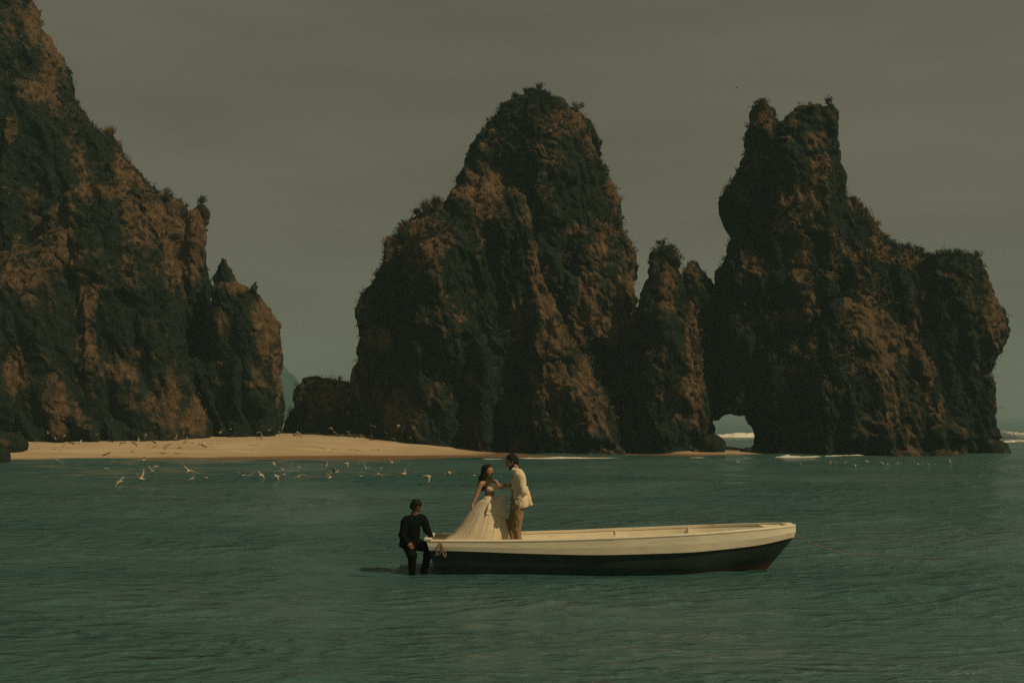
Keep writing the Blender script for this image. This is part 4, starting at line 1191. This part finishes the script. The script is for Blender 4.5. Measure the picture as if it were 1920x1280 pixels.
stick(200, 853, .55, .7, .25, .035, False, 'lone dark stick lying near the waterline of the left beach', None)
stick(575, 815, 1.9, .1, .04, .05, False, 'curved dark branch lying on the upper sand in mid beach', None, .5)
stick(722, 813, 1.3, 0, .02, .06, False, 'straight dark log near the right end of the beach', None, .02)
stick(258, 826, 1.2, .05, .03, .06, False, 'straight dark log below the left cliff', None, .02)
lots = []
for i in range(46):
    px = rb.choice([rb.uniform(60, 390), rb.uniform(395, 770)])
    lots.append((px, rb.random() < .3))
lots.sort()
count = {True: 0, False: 0}
for px, pale in lots:
    top = np.interp(px, [50, 390, 395, 620, 770], [816, 830, 810, 806, 818])
    word = 'bleached' if pale else 'dark'
    stick(px, top + rb.uniform(1, 13), rb.uniform(.25, .8), rb.uniform(0, 3.1), rb.uniform(0, .45), rb.uniform(.018, .04), pale,
          'short %s stick on the upper sand, %s %s one from the left' % (word, nth(count[pale]), word), word + ' sticks on the sand', .25)
    count[pale] += 1

# ---------------------------------------------------------------- shrubs on the skylines
BARK = mat('shrub_bark', (.06, .045, .03), .95, .3, 20)
def shrub(px, st, size, label, tone, grassy=False, py_hint=None):
    V, Q = STACKS[st]
    qx = 960 + V[:, 0] / V[:, 1] * F; qy = HOR - (V[:, 2] - H) / V[:, 1] * F
    m = np.abs(qx - px) < 4
    if py_hint: m &= np.abs(qy - py_hint) < 40
    i = np.where(m)[0][qy[m].argmin()]
    base = Vector(V[i]) - Vector((0, 0, .05))
    o = empty('shrub', base)
    r_ = np.random.RandomState(px)
    nb = 7
    bm = bmesh.new()
    tips = []
    for k in range(nb):
        d = Vector((r_.normal(0, .45), r_.normal(0, .45), r_.uniform(.6, 1.1))) * size
        tips.append(d)
        u = d.orthogonal().normalized(); w = d.cross(u).normalized()
        a = [bm.verts.new((u * math.cos(q) + w * math.sin(q)) * .025 * size) for q in (0, 2.1, 4.2)]
        t = bm.verts.new(d)
        for q in range(3): bm.faces.new((a[q], a[(q + 1) % 3], t))
    bm_obj('stem', bm, BARK, o)
    k = 260
    ti = r_.randint(0, nb, k); f = r_.uniform(.35, 1.05, k)
    T = np.array([tuple(t) for t in tips])
    if grassy:
        pos = r_.normal(0, .18, (k, 3)) * size * np.array([1, 1, .1]); d1 = r_.normal(0, .35, (k, 3)) + np.array([0, 0, 1]); ln = r_.uniform(.5, 1.2, k) * size; wd = r_.uniform(.012, .025, k)
    else:
        pos = T[ti] * f[:, None] + r_.normal(0, .16, (k, 3)) * size; d1 = r_.normal(0, 1, (k, 3)); ln = r_.uniform(.10, .2, k) * size ** .5; wd = ln * .35
    d1 /= np.linalg.norm(d1, axis=1)[:, None]
    d2 = np.cross(d1, r_.normal(0, 1, (k, 3))); d2 /= np.linalg.norm(d2, axis=1)[:, None]
    v = np.stack([pos, pos + d1 * (ln * .5)[:, None] + d2 * wd[:, None], pos + d1 * ln[:, None], pos + d1 * (ln * .5)[:, None] - d2 * wd[:, None]], 1).reshape(-1, 3)
    me = make_mesh('crown', v, np.arange(4 * k).reshape(-1, 4), False)
    at = me.attributes.new('leaf_tone', 'FLOAT', 'FACE'); at.data.foreach_set('value', np.clip(tone + r_.normal(0, .1, k), 0, 1).astype(np.float32))
    link('crown', me, LEAF, o)
    tag(o, label, 'shrub', 'shrubs on the cliff tops')
shrub(136, 'left_cliff', .55, 'small dark bush jutting from the upper edge of the left cliff', .2)
shrub(205, 'left_cliff', .75, 'dry grass tuft on the middle of the left cliff skyline', .75, True)
shrub(374, 'left_cliff', .55, 'dark bush on the knob at the right shoulder of the left cliff', .15)
shrub(318, 'left_cliff', .5, 'dry bush on the grassy shoulder of the left cliff', .7)
shrub(800, 'central_stack', .85, 'tall wispy dry grass on the left shoulder of the central stack', .62, True)
shrub(815, 'central_stack', .8, 'wispy dry shrub just right of the tall grass on the central stack shoulder', .55, True)
shrub(778, 'central_stack', .55, 'small green tuft lowest on the left shoulder of the central stack', .4, True)
shrub(968, 'central_stack', .4, 'green bush at the left side of the dome top', .3)
shrub(1013, 'central_stack', .45, 'round dark bush standing on the very top of the dome', .15)
shrub(1085, 'central_stack', .5, 'bushy growth on the right shoulder of the dome', .5)
shrub(1432, 'arch_stack', .4, 'scrub on the left pinnacle of the twin summit', .5)
shrub(1555, 'arch_stack', .45, 'dark scrub on the right block of the twin summit', .2)
shrub(1835, 'arch_stack', .5, 'dark bush on the far right top of the arch stack', .25)
shrub(1245, 'slender_pinnacle', .4, 'scrub on the tip of the slender pinnacle', .4)
